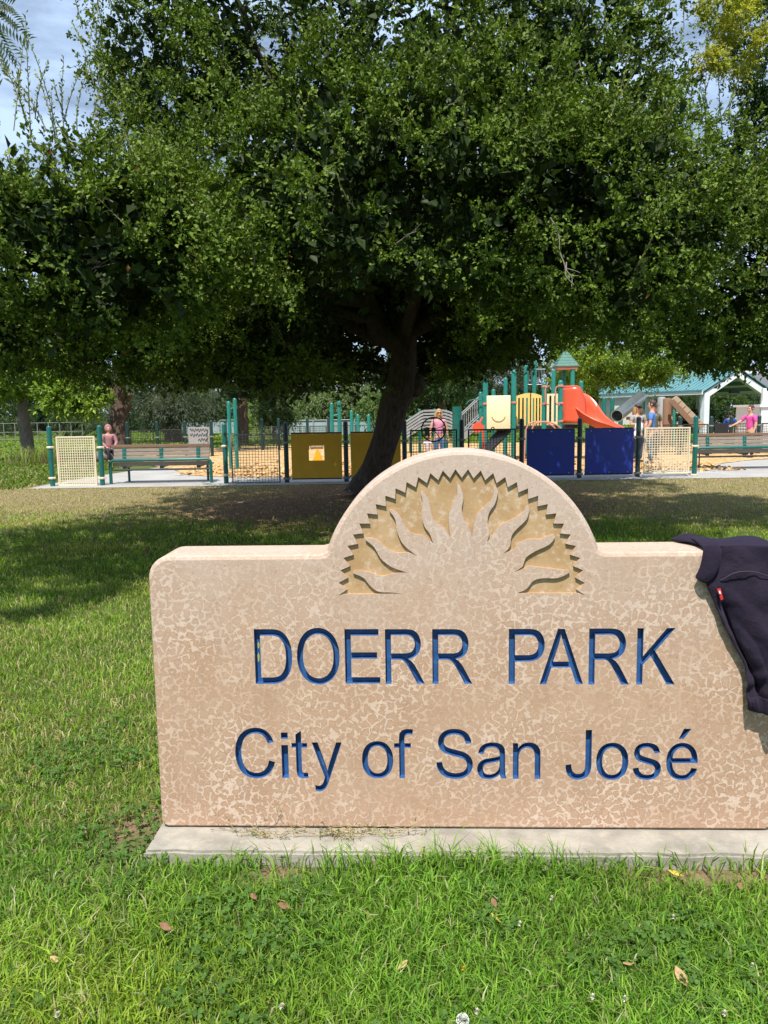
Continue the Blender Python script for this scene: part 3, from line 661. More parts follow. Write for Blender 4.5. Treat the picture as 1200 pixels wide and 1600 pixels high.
def wire_panel(fence, x0, x1, z0, z1, y, m, nx, nz, w, fw=.035):
    mb = MB()
    for z in (z0, z1): mb.bbox(((x0+x1)/2, y, z), (x1-x0, .035, fw), .006)
    for x in (x0+fw/2, x1-fw/2): mb.bbox((x, y+.001, (z0+z1)/2), (fw, .033, z1-z0-fw), .006)
    fr = mb.build('panel_frame', m, fence)
    mb = MB()
    for i in range(1, nx): mb.box((x0+(x1-x0)*i/nx, y-.004, (z0+z1)/2), (w, .008, z1-z0-fw*.8))
    for j in range(1, nz): mb.box(((x0+x1)/2, y+.005, z0+(z1-z0)*j/nz), (x1-x0-fw*.8, .008, w))
    setp(mb.build('wire_grid', m, fr), kind='stuff'); return fr
def zf(u, v, Y=YF): return P(u, v, Y).z
fa = root('playground_fence', (FX(118), YF, 0), 'short cream mesh fence panel between two green posts left of the bench', 'fence')
for u in (78.5, 157): fpost(fa, FX(u), YF, zs=(zf(u, 747), zf(u, 699)))
wire_panel(fa, FX(88), FX(149), zf(118, 758), zf(118, 683), YF, 'cream', 17, 19, .016)
fb = root('playground_fence', (FX(720), YF, 0), 'long playground fence with yellow and blue boards behind the sign', 'fence')
pu = [351.5, 447, 540.5, 632, 721.5, 815, 905.5, 997, 1086]
for i, u in enumerate(pu):
    fpost(fb, FX(u), YF, 0 < i < 8, 1.0, zs=(.10, .93) if 0 < i < 8 else (zf(u, 742), zf(u, 697)))
zb_, zt_ = .17, 1.06
wire_panel(fb, FX(360.5), FX(437), zf(400, 754), zf(400, 679), YF, 'greywire', 16, 17, .009)
def board(u0, u1, m, win=None):
    x0, x1 = FX(u0), FX(u1); zz0, zz1 = (.10, 1.125)
    if win:
        wx0, wx1, wz0, wz1 = win; mb = MB()
        outer = [(x0, zz0), (x1, zz0), (x1, zz1), (x0, zz1)]; hole = [(wx0, wz0), (wx1, wz0), (wx1, wz1), (wx0, wz1)]
        for y in (YF-.01, YF+.01):
            vs, fs = tess([outer, hole], y); mb.add(vs, fs)
        for c in (outer, hole):
            n = 4; mb.add([(x, YF-.01, z) for x, z in c]+[(x, YF+.01, z) for x, z in c], [(i, (i+1) % n, n+(i+1) % n, n+i) for i in range(n)])
    else:
        mb = MB(); mb.bbox(((x0+x1)/2, YF, (zz0+zz1)/2), (x1-x0, .022, zz1-zz0), .006)
    b = mb.build('board', m, fb)
    for zz in (zz1+.012, zz0-.012): mb = MB(); mb.tube([(x0, YF+.03, zz), (x1, YF+.03, zz)], .02, 8); mb.build('rail', 'darkwire', b, True)
    for fx in (.12, .5, .88):
        for zz in (zz0+.035, zz1-.035):
            mb = MB(); mb.lathe((x0+(x1-x0)*fx, YF-.022, zz), [(.011, 0), (.014, .004), (.012, .010)], 8, 'Y'); mb.build('bolt', 'steel', b)
    return b
board(455, 534, 'yellow', (FX(482.5), FX(506.5), zf(494, 719.5), zf(494, 696.5)))
board(548, 626, 'yellow'); board(823, 898, 'bluep'); board(914, 990, 'bluep')
wire_panel(fb, FX(641), FX(714.5), .13, 1.16, YF, 'darkwire', 15, 17, .009)
wire_panel(fb, FX(731), FX(806), .13, 1.155, YF, 'darkwire', 15, 17, .009)
wire_panel(fb, FX(1006), FX(1078), zf(1042, 739), zf(1042, 669), YF, 'cream', 17, 18, .017)
# toy steering wheel on the dark panel
wc = P(677.5, 671, YF-.09); mb = MB(); mb.torus(wc, .275, .016, 'Y', 40, 8); sw = mb.build('steering_wheel', 'black', fb, True)
mb = MB(); mb.lathe(wc-Vector((0, .03, 0)), [(.02, 0), (.052, .01), (.05, .06), (.03, .12)], 14, 'Y'); mb.build('hub', 'black', sw, True)
mb = MB()
for i in range(5):
    a = 1.57+i*2*math.pi/5; mb.tube([wc, wc+Vector((math.cos(a)*.27, 0, math.sin(a)*.27))], .009, 6)
setp(mb.build('spokes', 'black', sw, True), kind='stuff')
# small knob on the next panel
mb = MB(); kc = P(770, 669.5, YF-.02); mb.torus(kc, .03, .012, 'Y', 14, 6); mb.tube([kc-Vector((0, 0, .03)), kc-Vector((0, 0, .07))], .01, 6); mb.build('ring_latch', 'black', fb, True)

# fence at the back of the play area
YB = 30.0
fc = root('playground_fence', (P(270, 690, YB).x, YB, 0), 'far playground fence with dark posts and a patterned grey board behind the left bench', 'fence')
bu = [200, 246, 290, 331, 353]
PB = post_mesh('shaded_post', 1.36, .06)
for u in bu:
    x = P(u, 690, YB).x; o = place('post', PB, fc, (x, YB, 0)); place('clamp', CG, o, (x, YB, .75))
def bx(u): return P(u, 690, YB).x
wire_panel(fc, bx(204), bx(241), .12, 1.02, YB, 'darkwire', 14, 12, .011)
wire_panel(fc, bx(250), bx(286), .12, 1.02, YB, 'darkwire', 14, 12, .011)
mb = MB(); mb.bbox(((bx(295)+bx(328))/2, YB-.03, .62), (bx(328)-bx(295), .03, .98), .006); bd = mb.build('pattern_board', 'grey', fc)
mb = MB(); x0, x1 = bx(298), bx(325.5)
for j in range(4):
    pts = [(x0+(x1-x0)*(i/40), YB-.05, 1.0-.18*j+.05*math.sin(i*1.1+j*2)+.02*math.sin(i*.5)) for i in range(41) if not (j > 0 and i < 18 and j > 1)]
    mb.tube(pts, .011, 5)
mb.tube([(x1-.02+.03*math.sin(i*.9), YB-.05, 1.0-i*.03) for i in range(24)], .011, 5)
mb.build('maze_groove', 'black', bd)
YE = 26.5
fd = root('playground_fence', (P(1126, 690, YE).x, YE, 0), 'dark low fence beyond the right bench in front of the pavilion', 'fence')
PB2 = post_mesh('shaded_post', 1.27, .062)
for u in (1110.5, 1141.5, 1185, 1062, 1020):
    x = P(u, 690, YE).x; o = place('post', PB2, fd, (x, YE, 0)); place('clamp', CG, o, (x, YE, .95)); place('clamp', CG, o, (x, YE, .2))
ex = lambda u: P(u, 690, YE).x
mb = MB(); mb.bbox(((ex(1116)+ex(1137))/2, YE, .72), (ex(1137)-ex(1116), .03, .62), .006); mb.build('board', 'black', fd)
for a, b in ((1025, 1058), (1066, 1106), (1146, 1181), (1189, 1225)): wire_panel(fd, ex(a), ex(b), .12, 1.0, YE, 'darkwire', 14, 10, .011)
YG = 34.0
fe = root('playground_fence', (P(450, 690, YG).x, YG, 0), 'distant dark playground fence seen over the yellow boards', 'fence')
gx = lambda u: P(u, 690, YG).x
for u in (372, 410, 436, 481, 514, 560): place('post', PB, fe, (gx(u), YG, 0))
for a, b in ((375, 407), (413, 433), (439, 478), (484, 511), (517, 557)): wire_panel(fe, gx(a), gx(b), .12, 1.0, YG, 'darkwire', 12, 10, .012)

# ------------------------------------------------------------------ benches (seen from behind)
def bench(x0, x1, y, label):
    b = root('park_bench', ((x0+x1)/2, y, 0), label, 'bench', 'benches inside the playground fence')
    w = x1-x0; mb = MB(); r_ = .037
    pts = [(x0+.03, y, 0), (x0+.03, y, .46), (x0+.045, y, .53), (x0+.10, y, .565), (x1-.10, y, .565), (x1-.045, y, .53), (x1-.03, y, .46), (x1-.03, y, 0)]
    mb.tube(pts, r_, 10); mb.build('rear_frame', 'green_post', b, True)
    mb = MB(); mb.tube([(x0+.05, y+.02, .34), (x1-.05, y+.02, .34)], .022, 8); mb.build('lower_rail', 'black', b, True)
    for k, (z, h) in enumerate(((.885, .07), (.80, .085), (.705, .085), (.61, .085), (.47, .10))):
        mb = MB(); o_ = .0 if k < 4 else -.03
        mb.bbox(((x0+x1)/2+random.uniform(-.01, .01), y+.16+(.885-z)*-.12+o_, z), (w-.16 if k else w-.10, .045 if k else .09, h), .008); mb.build('plank', 'wood' if k else 'brownwood', b)
    for j in range(4):
        mb = MB(); mb.bbox(((x0+x1)/2, y+.26+j*.115, .44), (w-.18, .10, .045), .008); mb.build('plank', 'wood', b)
    for fx in (.14, .5, .86):
        mb = MB(); x = x0+w*fx; mb.beam((x, y+.10, .36), (x, y+.135, .86), .09, .03); mb.beam((x, y+.10, .39), (x, y+.70, .40), .07, .03); br = mb.build('bracket', 'green_post', b)
        for z in (.55, .64, .73, .82):
            mb = MB(); mb.lathe((x, y+.075+(z-.36)*.07, z), [(.012, 0), (.015, .004), (.013, .016)], 8, 'Y'); mb.build('bolt', 'steel', br)
    for x in (x0+.25, x1-.25):
        mb = MB(); mb.tube([(x, y+.66, 0), (x, y+.66, .40)], .03, 8); mb.build('leg', 'green_post', b, True)
    return b
Bx = lambda u: P(u, 740, 18.75).x
bench(Bx(171), Bx(332), 18.75, 'weathered plank bench with green pipe frame beside the left cream panel')
Bx2 = lambda u: P(u, 740, 20.2).x
bench(Bx2(1084), Bx2(1245), 20.2, 'weathered plank bench running out of frame at the right edge')
# bent bike-rack hoop beside the right bench
mb = MB(); q = P(1098, 735, 20.6); q.z = 0; mb.tube([q+Vector(p) for p in ((-.10, 0, 0), (-.10, 0, .72), (-.07, 0, .82), (0, 0, .86), (.07, 0, .82), (.10, 0, .72))], .017, 8); o = mb.build('iron_hoop', 'black', None, True)
setp(o, 'thin black iron hoop standing at the near end of the right bench', 'hoop')
# ------------------------------------------------------------------ play structure
ps = root('play_structure', P(830, 720, 25)*1, 'green and cream play structure with a red slide and roofed tower', 'playground'); ps.location.z = 0; OFF[ps] = Vector(ps.location)
def pole(par, u, vt, Y, r_=.07, m='teal', cap=True, name='post', zb=0):
    t = P(u, vt, Y); b = Vector((t.x, t.y, zb)); mb = MB(); h = t.z-zb
    mb.lathe(b, [(r_, 0), (r_, h-.06), (r_*.9, h-.03), (r_*.55, h-.005), (.004, h)], 12); return mb.build(name, m, par, True), t
def cl(par, u, v, Y, r_=.075, m='copper', name='clamp'):
    c = P(u, v, Y); mb = MB(); mb.lathe(c-Vector((0, 0, .035)), [(r_, 0), (r_+.015, .012), (r_+.015, .058), (r_, .07)], 12); mb.box(c-Vector((0, r_, 0)), (.05, .06, .05)); return mb.build(name, m, par, True)
for u, vt, Y in ((758.5, 592, 24.5), (803, 578, 24.5), (790, 590, 27), (822, 570, 27.2), (835, 562, 27.2), (850.6, 597, 24.8), (876, 594, 24.6), (908, 595, 26), (751, 612, 28), (771, 608, 28.5)):
    pole(ps, u, vt, Y, .078 if Y < 26 else .07)
for u, v, Y in ((758.5, 631, 24.5), (803, 629, 24.5), (850.6, 604, 24.8), (850.6, 631, 24.8), (876, 603, 24.6), (876, 630, 24.6), (876, 658, 24.6)): cl(ps, u, v, Y)
def slabpx(par, name, m, u0, v0, u1, v1, Y, th=.03, bev=.02):
    c = P((u0+u1)/2, (v0+v1)/2, Y); mb = MB(); mb.bbox(c, ((u1-u0)*Y/F, th, (v1-v0)*Y/F), bev); return mb.build(name, m, par, True)
sp = slabpx(ps, 'smile_panel', 'palecream', 760.5, 618.5, 797.5, 672, 24.42, .04, .018)
c = P(779, 648, 24.39); mb = MB(); mb.torus(c, .21, .008, 'Y', 20, 6, math.pi*1.08, math.pi*1.92); mb.build('smile', 'brownwood', sp, True)
def arch_panel(u0, u1, v0, v1, Y, m, slots, rise, sym):
    # panel with an arched top and tall slots
    a, b = P(u0, v1, Y), P(u1, v0, Y); x0, x1, z0, z1 = a.x, b.x, a.z, b.z; w = x1-x0
    top = [(x1-(x1-x0)*i/12, z1-rise*(1-math.sin(math.pi*.5*(1-i/12 if sym > 0 else i/12)))) for i in range(13)] if sym else [(x1, z1), (x0, z1)]
    outer = [(x0, z0), (x1, z0)]+top; holes = []
    for k in range(slots):
        cx = x0+w*(k+.75)/(slots+.5); hw = w*.16/slots*1.2; hz1 = z1-rise*.9-.09; hz0 = z0+.10
        holes.append([(cx-hw, hz0), (cx+hw, hz0)]+[(cx+hw*math.cos(t), hz1+hw*math.sin(t)) for t in [math.pi*i/6 for i in range(7)]]+[])
        holes[-1] = [(cx-hw, hz0), (cx+hw, hz0)]+[(cx+hw*math.cos(math.pi*i/6), hz1+hw*math.sin(math.pi*i/6)) for i in range(7)]
    mb = MB()
    for y in (Y-.02, Y+.02): mb.add(*tess([outer]+holes, y))
    for cc in [outer]+holes:
        n = len(cc); mb.add([(x, Y-.02, z) for x, z in cc]+[(x, Y+.02, z) for x, z in cc], [(i, (i+1) % n, n+(i+1) % n, n+i) for i in range(n)])
    return mb.build('slotted_panel', m, ps)
arch_panel(806, 828, 614, 671, 25.3, 'straw', 3, .09, 1); arch_panel(829.5, 847, 614, 671, 25.31, 'straw', 3, .09, -1); arch_panel(854, 872.5, 615, 664, 26, 'palecream', 2, 0, 0)
slabpx(ps, 'deck', 'black', 796, 664, 900, 669, 25.8, 1.6, .01)
slabpx(ps, 'deck', 'brownwood', 760, 664, 796, 668.5, 25.5, 1.4, .01)
# copper grab loops and climbing arcs
for u, v in ((869, 618), (853, 618)):
    c = P(u, v, 24.5); mb = MB(); mb.tube([c+Vector(p) for p in ((.1, 0, -.28), (0, -.05, -.26), (-.03, -.06, -.2), (-.03, -.06, .2), (0, -.05, .26), (.1, 0, .28))], .018, 8); mb.build('grab_loop', 'copper', ps, True)
for du, Y in ((0, 24.2), (9, 23.8)):
    a = P(822+du, 676, Y); a.z = .35; b = P(868+du, 662, Y); pts = []
    for i in range(13):
        t = i/12; pts.append(Vector((a.x+(b.x-a.x)*t, Y, 1.0+.22*math.sin(math.pi*min(1, .15+t*.85))**.7 if t > .0 else 1.0)))
    pts = [Vector((a.x-.05, Y, .02)), Vector((a.x-.03, Y, .6))]+pts; mb = MB(); mb.tube(pts, .022, 8); mb.build('climbing_arc', 'copper', ps, True)
# red slide: a curved hood, open to the right, that runs into a trough
def dense(seq, n=4):
    out = []
    for i in range(len(seq)-1):
        p0, p1, p2, p3 = (seq[min(max(i+j-1, 0), len(seq)-1)] for j in range(4))
        for s in range(n):
            t = s/n; out.append(.5*((2*p1)+(p2-p0)*t+(2*p0-5*p1+4*p2-p3)*t*t+(3*p1-p0-3*p2+p3)*t**3))
    return out+[seq[-1]]
hc = P(897.5, 655, 25.2); ztop = P(897, 604.5, 25.2).z; zlow = P(897, 661, 25.2).z; rows_s = []
for k in range(11):
    t = k/10; row = []
    for i in range(29):
        a = R(40+i*(318-40)/28); r_ = .35+.05*t; zt3 = ztop-.10*max(0, math.cos(a))-.34*ease((math.degrees(a)-270)/50)-.2*ease((110-math.degrees(a))/70)
        row.append(Vector((hc.x+math.cos(a)*r_*1.02, hc.y+math.sin(a)*r_, zt3+(zlow-zt3)*t)))
    rows_s.append(row)
hd_ = gridmesh(rows_s).build('slide_hood', 'red', ps, True); so_ = hd_.modifiers.new('thick', 'SOLIDIFY'); so_.thickness = .05; so_.offset = 0
mb = MB(); mb.tube([r_ for r_ in rows_s[0]], .035, 8); mb.build('hood_rim', 'red', ps, True)
path = [(896, 654, 25.3, .80, .62), (905, 656, 25.15, .76, .66), (915, 659, 24.95, .64, .70), (926, 665, 24.75, .52, .70), (938, 671, 24.6, .43, .66), (952, 674, 24.5, .32, .60), (966, 679, 24.45, .27, .60), (980, 684, 24.4, .24, .60), (993, 690, 24.4, .2, .60)]
pv = [P(u, v, Y) for u, v, Y, _, _ in path]
cen = dense(pv); hts = dense([a[3] for a in path]); wds = dense([a[4] for a in path]); rows_s = []
prof = [(-1.07, .96), (-1.0, 1.0), (-.93, .95), (-.86, .6), (-.7, .22), (-.4, .05), (0, 0), (.4, .05), (.7, .22), (.86, .6), (.93, .95), (1.0, 1.0), (1.07, .96)]
for i, p in enumerate(cen):
    dd_ = (cen[min(i+1, len(cen)-1)]-cen[max(i-1, 0)]); dd_.z = 0; dd_.normalize(); s = Vector((dd_.y, -dd_.x, 0)); w, h = wds[i]/2, hts[i]
    rows_s.append([p+s*(a*w)+Vector((0, 0, z*h*(.55 if a > 0 else 1))) for a, z in prof])
sl_ = gridmesh(rows_s).build('slide', 'red', ps, True); so_ = sl_.modifiers.new('thick', 'SOLIDIFY'); so_.thickness = .045; so_.offset = 1
# roofed tower further back
YT = 31.0
for u, vt in ((865, 577), (895, 574), (881, 574)): pole(ps, u, vt, YT+(.8 if u == 881 else .2), .085)
c = P(888, 571, YT); c.y = YT+.5
rf = []
for k in range(5):                           # stepped shingle courses
    t0, t1 = k/5, (k+1)/5; w0 = .43*(1-t0*.86)+.015; w1 = .43*(1-t1*.86); z0, z1 = c.z+t0*.55, c.z+t1*.55
    mb = MB(); mb.add([(c.x+sx*w0, c.y+sy*w0, z0) for sx, sy in ((-1, -1), (1, -1), (1, 1), (-1, 1))]+[(c.x+sx*w1, c.y+sy*w1, z1) for sx, sy in ((-1, -1), (1, -1), (1, 1), (-1, 1))]+[(c.x+sx*w0, c.y+sy*w0, z0-.03) for sx, sy in ((-1, -1), (1, -1), (1, 1), (-1, 1))],
        [(0, 1, 5, 4), (1, 2, 6, 5), (2, 3, 7, 6), (3, 0, 4, 7), (4, 5, 6, 7), (0, 8, 9, 1), (1, 9, 10, 2), (2, 10, 11, 3), (3, 11, 8, 0), (8, 11, 10, 9)])
    ro = mb.build('roof_course', 'shingle', ps)
mb = MB(); mb.bbox((c.x, c.y, c.z-.08), (.80, .80, .12), .01); mb.build('roof_fascia', 'copper', ps)
mb = MB()
for i in range(7): mb.tube([P(826+i*4, 577, 27.3), P(826+i*4, 601, 27.3)], .012, 5)
mb.tube([P(824, 577, 27.3), P(852, 577, 27.3)], .016, 6); mb.tube([P(824, 601, 27.3), P(852, 601, 27.3)], .016, 6); mb.build('top_cage', 'steel', ps)
# stairs with handrails on the left
a, b = P(722, 672, 28), P(756, 640, 28)
for dy in (0, .8):
    mb = MB(); up = Vector((0, 0, .62)); A, B = a+Vector((0, dy, -.1)), b+Vector((0, dy, -.1))
    mb.tube([A+up, B+up], .022, 8); mb.tube([A, B], .018, 8)
    for i in range(11): mb.tube([A.lerp(B, i/10), A.lerp(B, i/10)+up], .010, 5)
    mb.build('handrail', 'grey', ps, True)
for i in range(6):
    q = a.lerp(b, i/5); mb = MB(); mb.bbox(q+Vector((0, .4, -.25)), (.26, .8, .05), .01); mb.build('stair_tread', 'grey', ps)
mb = MB(); mb.beam(a+Vector((-.1, .02, -.35)), b+Vector((0, .02, -.35)), .05, .2); mb.build('stringer', 'grey', ps)
mb = MB(); mb.tube([P(728, 632, 27.8), P(733, 626, 27.8), P(742, 624, 27.8), P(752, 625, 27.8)], .02, 8); mb.build('stair_loop', 'green_post', ps, True)
mb = MB(); q = P(714, 648, 27.5); mb.tube([(q.x, q.y, 0), (q.x, q.y, q.z+.28)], .16, 12); mb.build('drum_post', 'green_post', ps, True)
# red speaking horn
c = P(745.5, 668, 23.4); mb = MB(); mb.lathe(c, [(.155, -.12), (.15, -.10), (.09, 0), (.05, .1), (.03, .22)], 16, 'Y')
mb.build('speaking_horn', 'red', ps, True)
mb = MB(); mb.tube([P(754, 652, 23.6), P(744, 672, 23.5), P(741, 676, 23.5)], .03, 8); mb.tube([P(755, 664, 23.6), P(755.5, 700, 23.6), P(755.5, 718, 23.6)], .035, 8); mb.build('horn_pipe', 'red', ps, True)
mb = MB(); mb.beam(P(790, 672, 25), P(745, 716, 23.6), .45, .06); mb.build('ramp_board', 'black', ps)

# arched bridge of grey rails
br = root('arched_bridge', P(685, 690, 30), 'grey slatted arched bridge with green posts behind the woman in pink', 'bridge'); br.location.z = 0; OFF[br] = Vector(br.location)
for j in range(6):
    mb = MB(); pts = []
    for u, vb in ((634, 676), (657, 661), (662, 659), (676, 658.5), (694, 658.5), (703, 661), (712, 666), (724, 678)):
        pts.append(P(u, vb-j*5.0+8, 30))
    for p, q in zip(pts, pts[1:]): mb.beam(p, q, .04, .07)
    mb.build('rail', 'grey', br)
for u, vt in ((655.5, 639), (679, 638.5), (697, 640), (716, 642), (641, 650)): pole(br, u, vt, 30.05, .06, 'green_post')
mb = MB(); mb.beam(P(634, 690, 30.4), P(724, 688, 30.4), .8, .06); mb.build('deck', 'brownwood', br)

# teal climbing poles
def polepair(us, vt, Y, label, bar=None):
    r0 = root('climbing_poles', (P(us[0], 690, Y).x, Y, 0), label, 'climbing frame')
    tops = [pole(r0, u, v, Y, .055, 'teal')[1] for u, v in zip(us, vt)]
    if bar:
        mb = MB(); mb.tube([t-Vector((0, 0, bar)) for t in tops], .025, 8); mb.build('cross_bar', 'teal', r0, True)
polepair((357, 366.5), (627, 622), 23, 'pair of tall teal poles beside the left bench', .25)
polepair((518, 529.5), (629, 626), 24, 'pair of teal poles behind the first yellow board', .4)
polepair((549, 559, 576), (641, 647, 647), 26, 'three shorter teal poles left of the oak trunk', .35)
# yellow rocker seen through the window of the yellow board
rk = root('spring_rider', (P(496, 716, 21.5).x, 21.5, 0), 'yellow spring rider on a red base behind the window board', 'play rocker')
z = P(496, 716, 21.5).z
mb = MB(); pf = [(-.13, 0), (.13, 0), (.10, .12), (.04, .26), (.0, .31), (-.03, .26), (-.07, .12)]
mb.prism([(rk.location.x+x, z+zz-.06) for x, zz in pf], 21.42, 21.58); mb.build('body', 'yellow', rk)
mb = MB(); mb.bbox((rk.location.x, 21.5, z-.1), (.5, .3, .07), .02); mb.build('seat', 'red', rk)
mb = MB(); mb.tube([(rk.location.x+.08*math.cos(i*.9), 21.5+.08*math.sin(i*.9), (z-.13)*i/40) for i in range(41)], .018, 6); mb.build('spring', 'black', rk, True)
mb = MB(); mb.tube([P(485, 700, 21.6), P(505, 700, 21.6)], .02, 6); mb.build('handle_bar', 'brownwood', rk)

# ------------------------------------------------------------------ second structure: steel tube slide, timber climber
ts = root('tube_slide', (P(985, 700, 31).x, 31, 0), 'steel tube slide on a green posted deck beyond the red slide', 'slide')
A, B = P(1001, 620, 32.4), P(964, 650, 30.2); mb = MB()
n = 18; d = (B-A).normalized(); sd = d.cross(Vector((0, 0, 1))).normalized(); up = sd.cross(d)
vs = []
for rr in (.235, .21):
    for p in (A, B): vs += [p+(sd*math.cos(2*math.pi*i/n)+up*math.sin(2*math.pi*i/n))*rr for i in range(n)]
fs = [(i, (i+1) % n, n+(i+1) % n, n+i) for i in range(n)]+[(2*n+i, 3*n+i, 3*n+(i+1) % n, 2*n+(i+1) % n) for i in range(n)]+[(n+i, n+(i+1) % n, 3*n+(i+1) % n, 3*n+i) for i in range(n)]
mb.add(vs, fs); mb.build('tube', 'steel', ts, True)
for u, vt, Y in ((944, 621, 33), (957, 621, 34), (970, 640, 32), (1002, 622, 33), (1005, 618, 35)): pole(ts, u, vt, Y, .09, 'green_post')
slabpx(ts, 'deck', 'brownwood', 985, 651, 1006, 656, 33, 1.2, .02)
for i in range(5): slabpx(ts, 'deck_board', 'tanwood', 988+i*4, 640, 990.5+i*4, 652, 32.6, .04, .004)
tw = root('timber_climber', (P(1070, 690, 32).x, 32, 0), 'timber climber with a leaning log ramp under the pavilion roof edge', 'climbing frame')
pole(tw, 1043, 622, 32, .17, 'brownwood', name='log_post'); pole(tw, 1050.5, 623, 32, .05, 'tanwood', name='pole'); pole(tw, 1054, 630, 31.5, .055, 'teal', name='pole')
pole(tw, 1034, 620, 33, .17, 'grey', name='log_post')
for k in range(6):
    a, b = P(1053+k*7.4, 622+k*7.6, 32-.05*k), P(1059.6+k*7.4, 628.8+k*7.6, 32-.05*k-.04); mb = MB(); mb.beam(a, b, .8, .22); mb.build('ramp_log', 'tanwood', tw)
mb = MB(); mb.beam(P(1049, 626, 31.5), P(1090, 670, 31.3), .12, .2); mb.build('side_rail', 'brownwood', tw)

# ------------------------------------------------------------------ pavilion
pv_ = root('pavilion', (18.1, 45, 0), 'white framed picnic pavilion with a pale teal metal roof', 'pavilion')
C0 = Vector((18.0, 45, 0)); LD = Vector((-3.0, 11, 0)).normalized(); WD = Vector((11, 3, 0)).normalized(); LEN, WID = 11.5, 3.95
EZ = P(1103, 613, 45).z; RZ = P(1152, 580, 45.5).z
def pt(l, w, z): return C0+LD*l+WD*w+Vector((0, 0, z))
for l in (0, LEN*.5, LEN):
    for w in (0, WID):
        mb = MB(); mb.box(pt(l, w, EZ/2), (.34, .34, EZ), Matrix((WD, LD, Vector((0, 0, 1)))).transposed()); mb.build('column', 'white', pv_)
    for s in (0, 1):
        mb = MB(); mb.beam(pt(l, WID*s, EZ-.12), pt(l, WID/2, RZ-.12), .32, .34); mb.build('rafter', 'white', pv_)
for s in (-1, 1):
    mb = MB(); w0 = -.35 if s < 0 else WID+.35; z0 = EZ-.02; ns = 30
    for i in range(ns):
        l0, l1 = -.25+(LEN+.5)*i/ns, -.25+(LEN+.5)*(i+1)/ns; m_ = l0+(l1-l0)*.82
        for (p, q, dz) in ((l0, m_, .08), (m_, l1, .13)):
            a, b, c2, d2 = pt(p, w0, z0+dz), pt(q, w0, z0+dz), pt(q, WID/2, RZ+.1+dz), pt(p, WID/2, RZ+.1+dz)
            e = Vector((0, 0, -.05)); mb.add([a, b, c2, d2, a+e, b+e, c2+e, d2+e], [(0, 1, 2, 3), (7, 6, 5, 4), (0, 4, 5, 1), (3, 2, 6, 7), (0, 3, 7, 4), (1, 5, 6, 2)])
    mb.build('roof_slope', 'tealroof', pv_)
    mb = MB(); w1 = w0+.02*s; mb.beam(pt(-.25, w1, z0), pt(LEN+.25, w1, z0), .06, .2); mb.build('eave_board', 'white', pv_)
    mb = MB(); w1 = w0+.06*s; mb.beam(pt(-.25, w1, z0+.12), pt(LEN+.25, w1, z0+.12), .05, .09); mb.build('gutter', 'tealroof', pv_)
for i in range(7):
    mb = MB(); w = WID*(i+.5)/7; zz = EZ+(RZ-EZ)*(1-abs(w-WID/2)/(WID/2))-.16; mb.beam(pt(.2, w, zz), pt(LEN-.2, w, zz), .08, .12); mb.build('purlin', 'white', pv_)
mb = MB(); mb.box(pt(.6, WID*.6, EZ+.02), (.5, .3, .16)); mb.build('lamp_box', 'black', pv_)
# picnic table inside
pt_ = root('picnic_table', pt(3, 2, 0), 'brown picnic table standing under the pavilion', 'table')
mb = MB(); q = pt(3, 2, 0)
mb.box(q+Vector((0, 0, .75)), (1.8, .8, .06)); mb.build('table_top', 'brownwood', pt_)
for s in (-1, 1):
    mb = MB(); mb.box(q+Vector((0, .65*s, .45)), (1.8, .28, .05)); mb.build('seat', 'brownwood', pt_)
    mb = MB(); mb.beam(q+Vector((.6*s, -.6, 0)), q+Vector((.6*s, .25, .72)), .06, .06); mb.beam(q+Vector((.6*s, .6, 0)), q+Vector((.6*s, -.25, .72)), .05, .05); mb.build('leg', 'brownwood', pt_)
# white clapboard kiosk at the right edge
kk = root('kiosk', P(1200, 690, 28), 'white clapboard kiosk cut off by the right edge', 'kiosk'); kk.location.z = 0; OFF[kk] = Vector(kk.location)
kx = P(1187, 690, 28).x; zt2 = P(1190, 636, 28).z
for i in range(12):
    mb = MB(); zz = zt2*(i+.5)/12; rot = Euler((.10, 0, 0)).to_matrix(); mb.box((kx+1.0, 28, zz), (2.0, .04, zt2/12*1.08), rot); mb.build('clapboard', 'white', kk)
    mb = MB(); mb.box((kx+.01, 29, zz), (.04, 1.9, zt2/12*1.08), Euler((0, .10, 0)).to_matrix()); mb.build('clapboard', 'white', kk)
mb = MB(); mb.box((kx+1, 29, zt2+.04), (2.16, 2.16, .08)); mb.build('top_board', 'white', kk)
mb = MB(); mb.box((kx+.12, 28.1, zt2+.35), (.12, .12, .6)); mb.build('corner_post', 'white', kk)

# far house seen through the pavilion
hs = root('house', P(1120, 660, 70), 'low beige house with grey roof and dormer seen through the pavilion', 'house'); hs.location.z = 0; OFF[hs] = Vector(hs.location)
hx = hs.location.x; mb = MB(); mb.box((hx, 73, 1.5), (18, 6, 3.0)); mb.build('wall', 'beige', hs)
mb = MB(); x0, x1 = hx-9.5, hx+9.5; mb.add([(x0, 69.5, 2.6), (x1, 69.5, 2.6), (x1, 73, 5.0), (x0, 73, 5.0), (x0, 76.5, 2.6), (x1, 76.5, 2.6)], [(0, 1, 2, 3), (3, 2, 5, 4), (0, 3, 4), (1, 5, 2), (0, 4, 5, 1)]); mb.build('roof', 'greyroof', hs)
dx = P(1166, 630, 70).x
mb = MB(); mb.box((dx, 71.2, 3.6), (1.6, 1.8, 1.4)); dm = mb.build('dormer', 'white', hs)
mb = MB(); mb.add([(dx-1.1, 70.1, 4.25), (dx+1.1, 70.1, 4.25), (dx, 70.1, 5.1), (dx-1.1, 73, 4.25), (dx+1.1, 73, 4.25), (dx, 73, 5.1)], [(0, 1, 2), (3, 5, 4), (0, 2, 5, 3), (1, 4, 5, 2), (0, 3, 4, 1)]); mb.build('dormer_roof', 'white', dm)
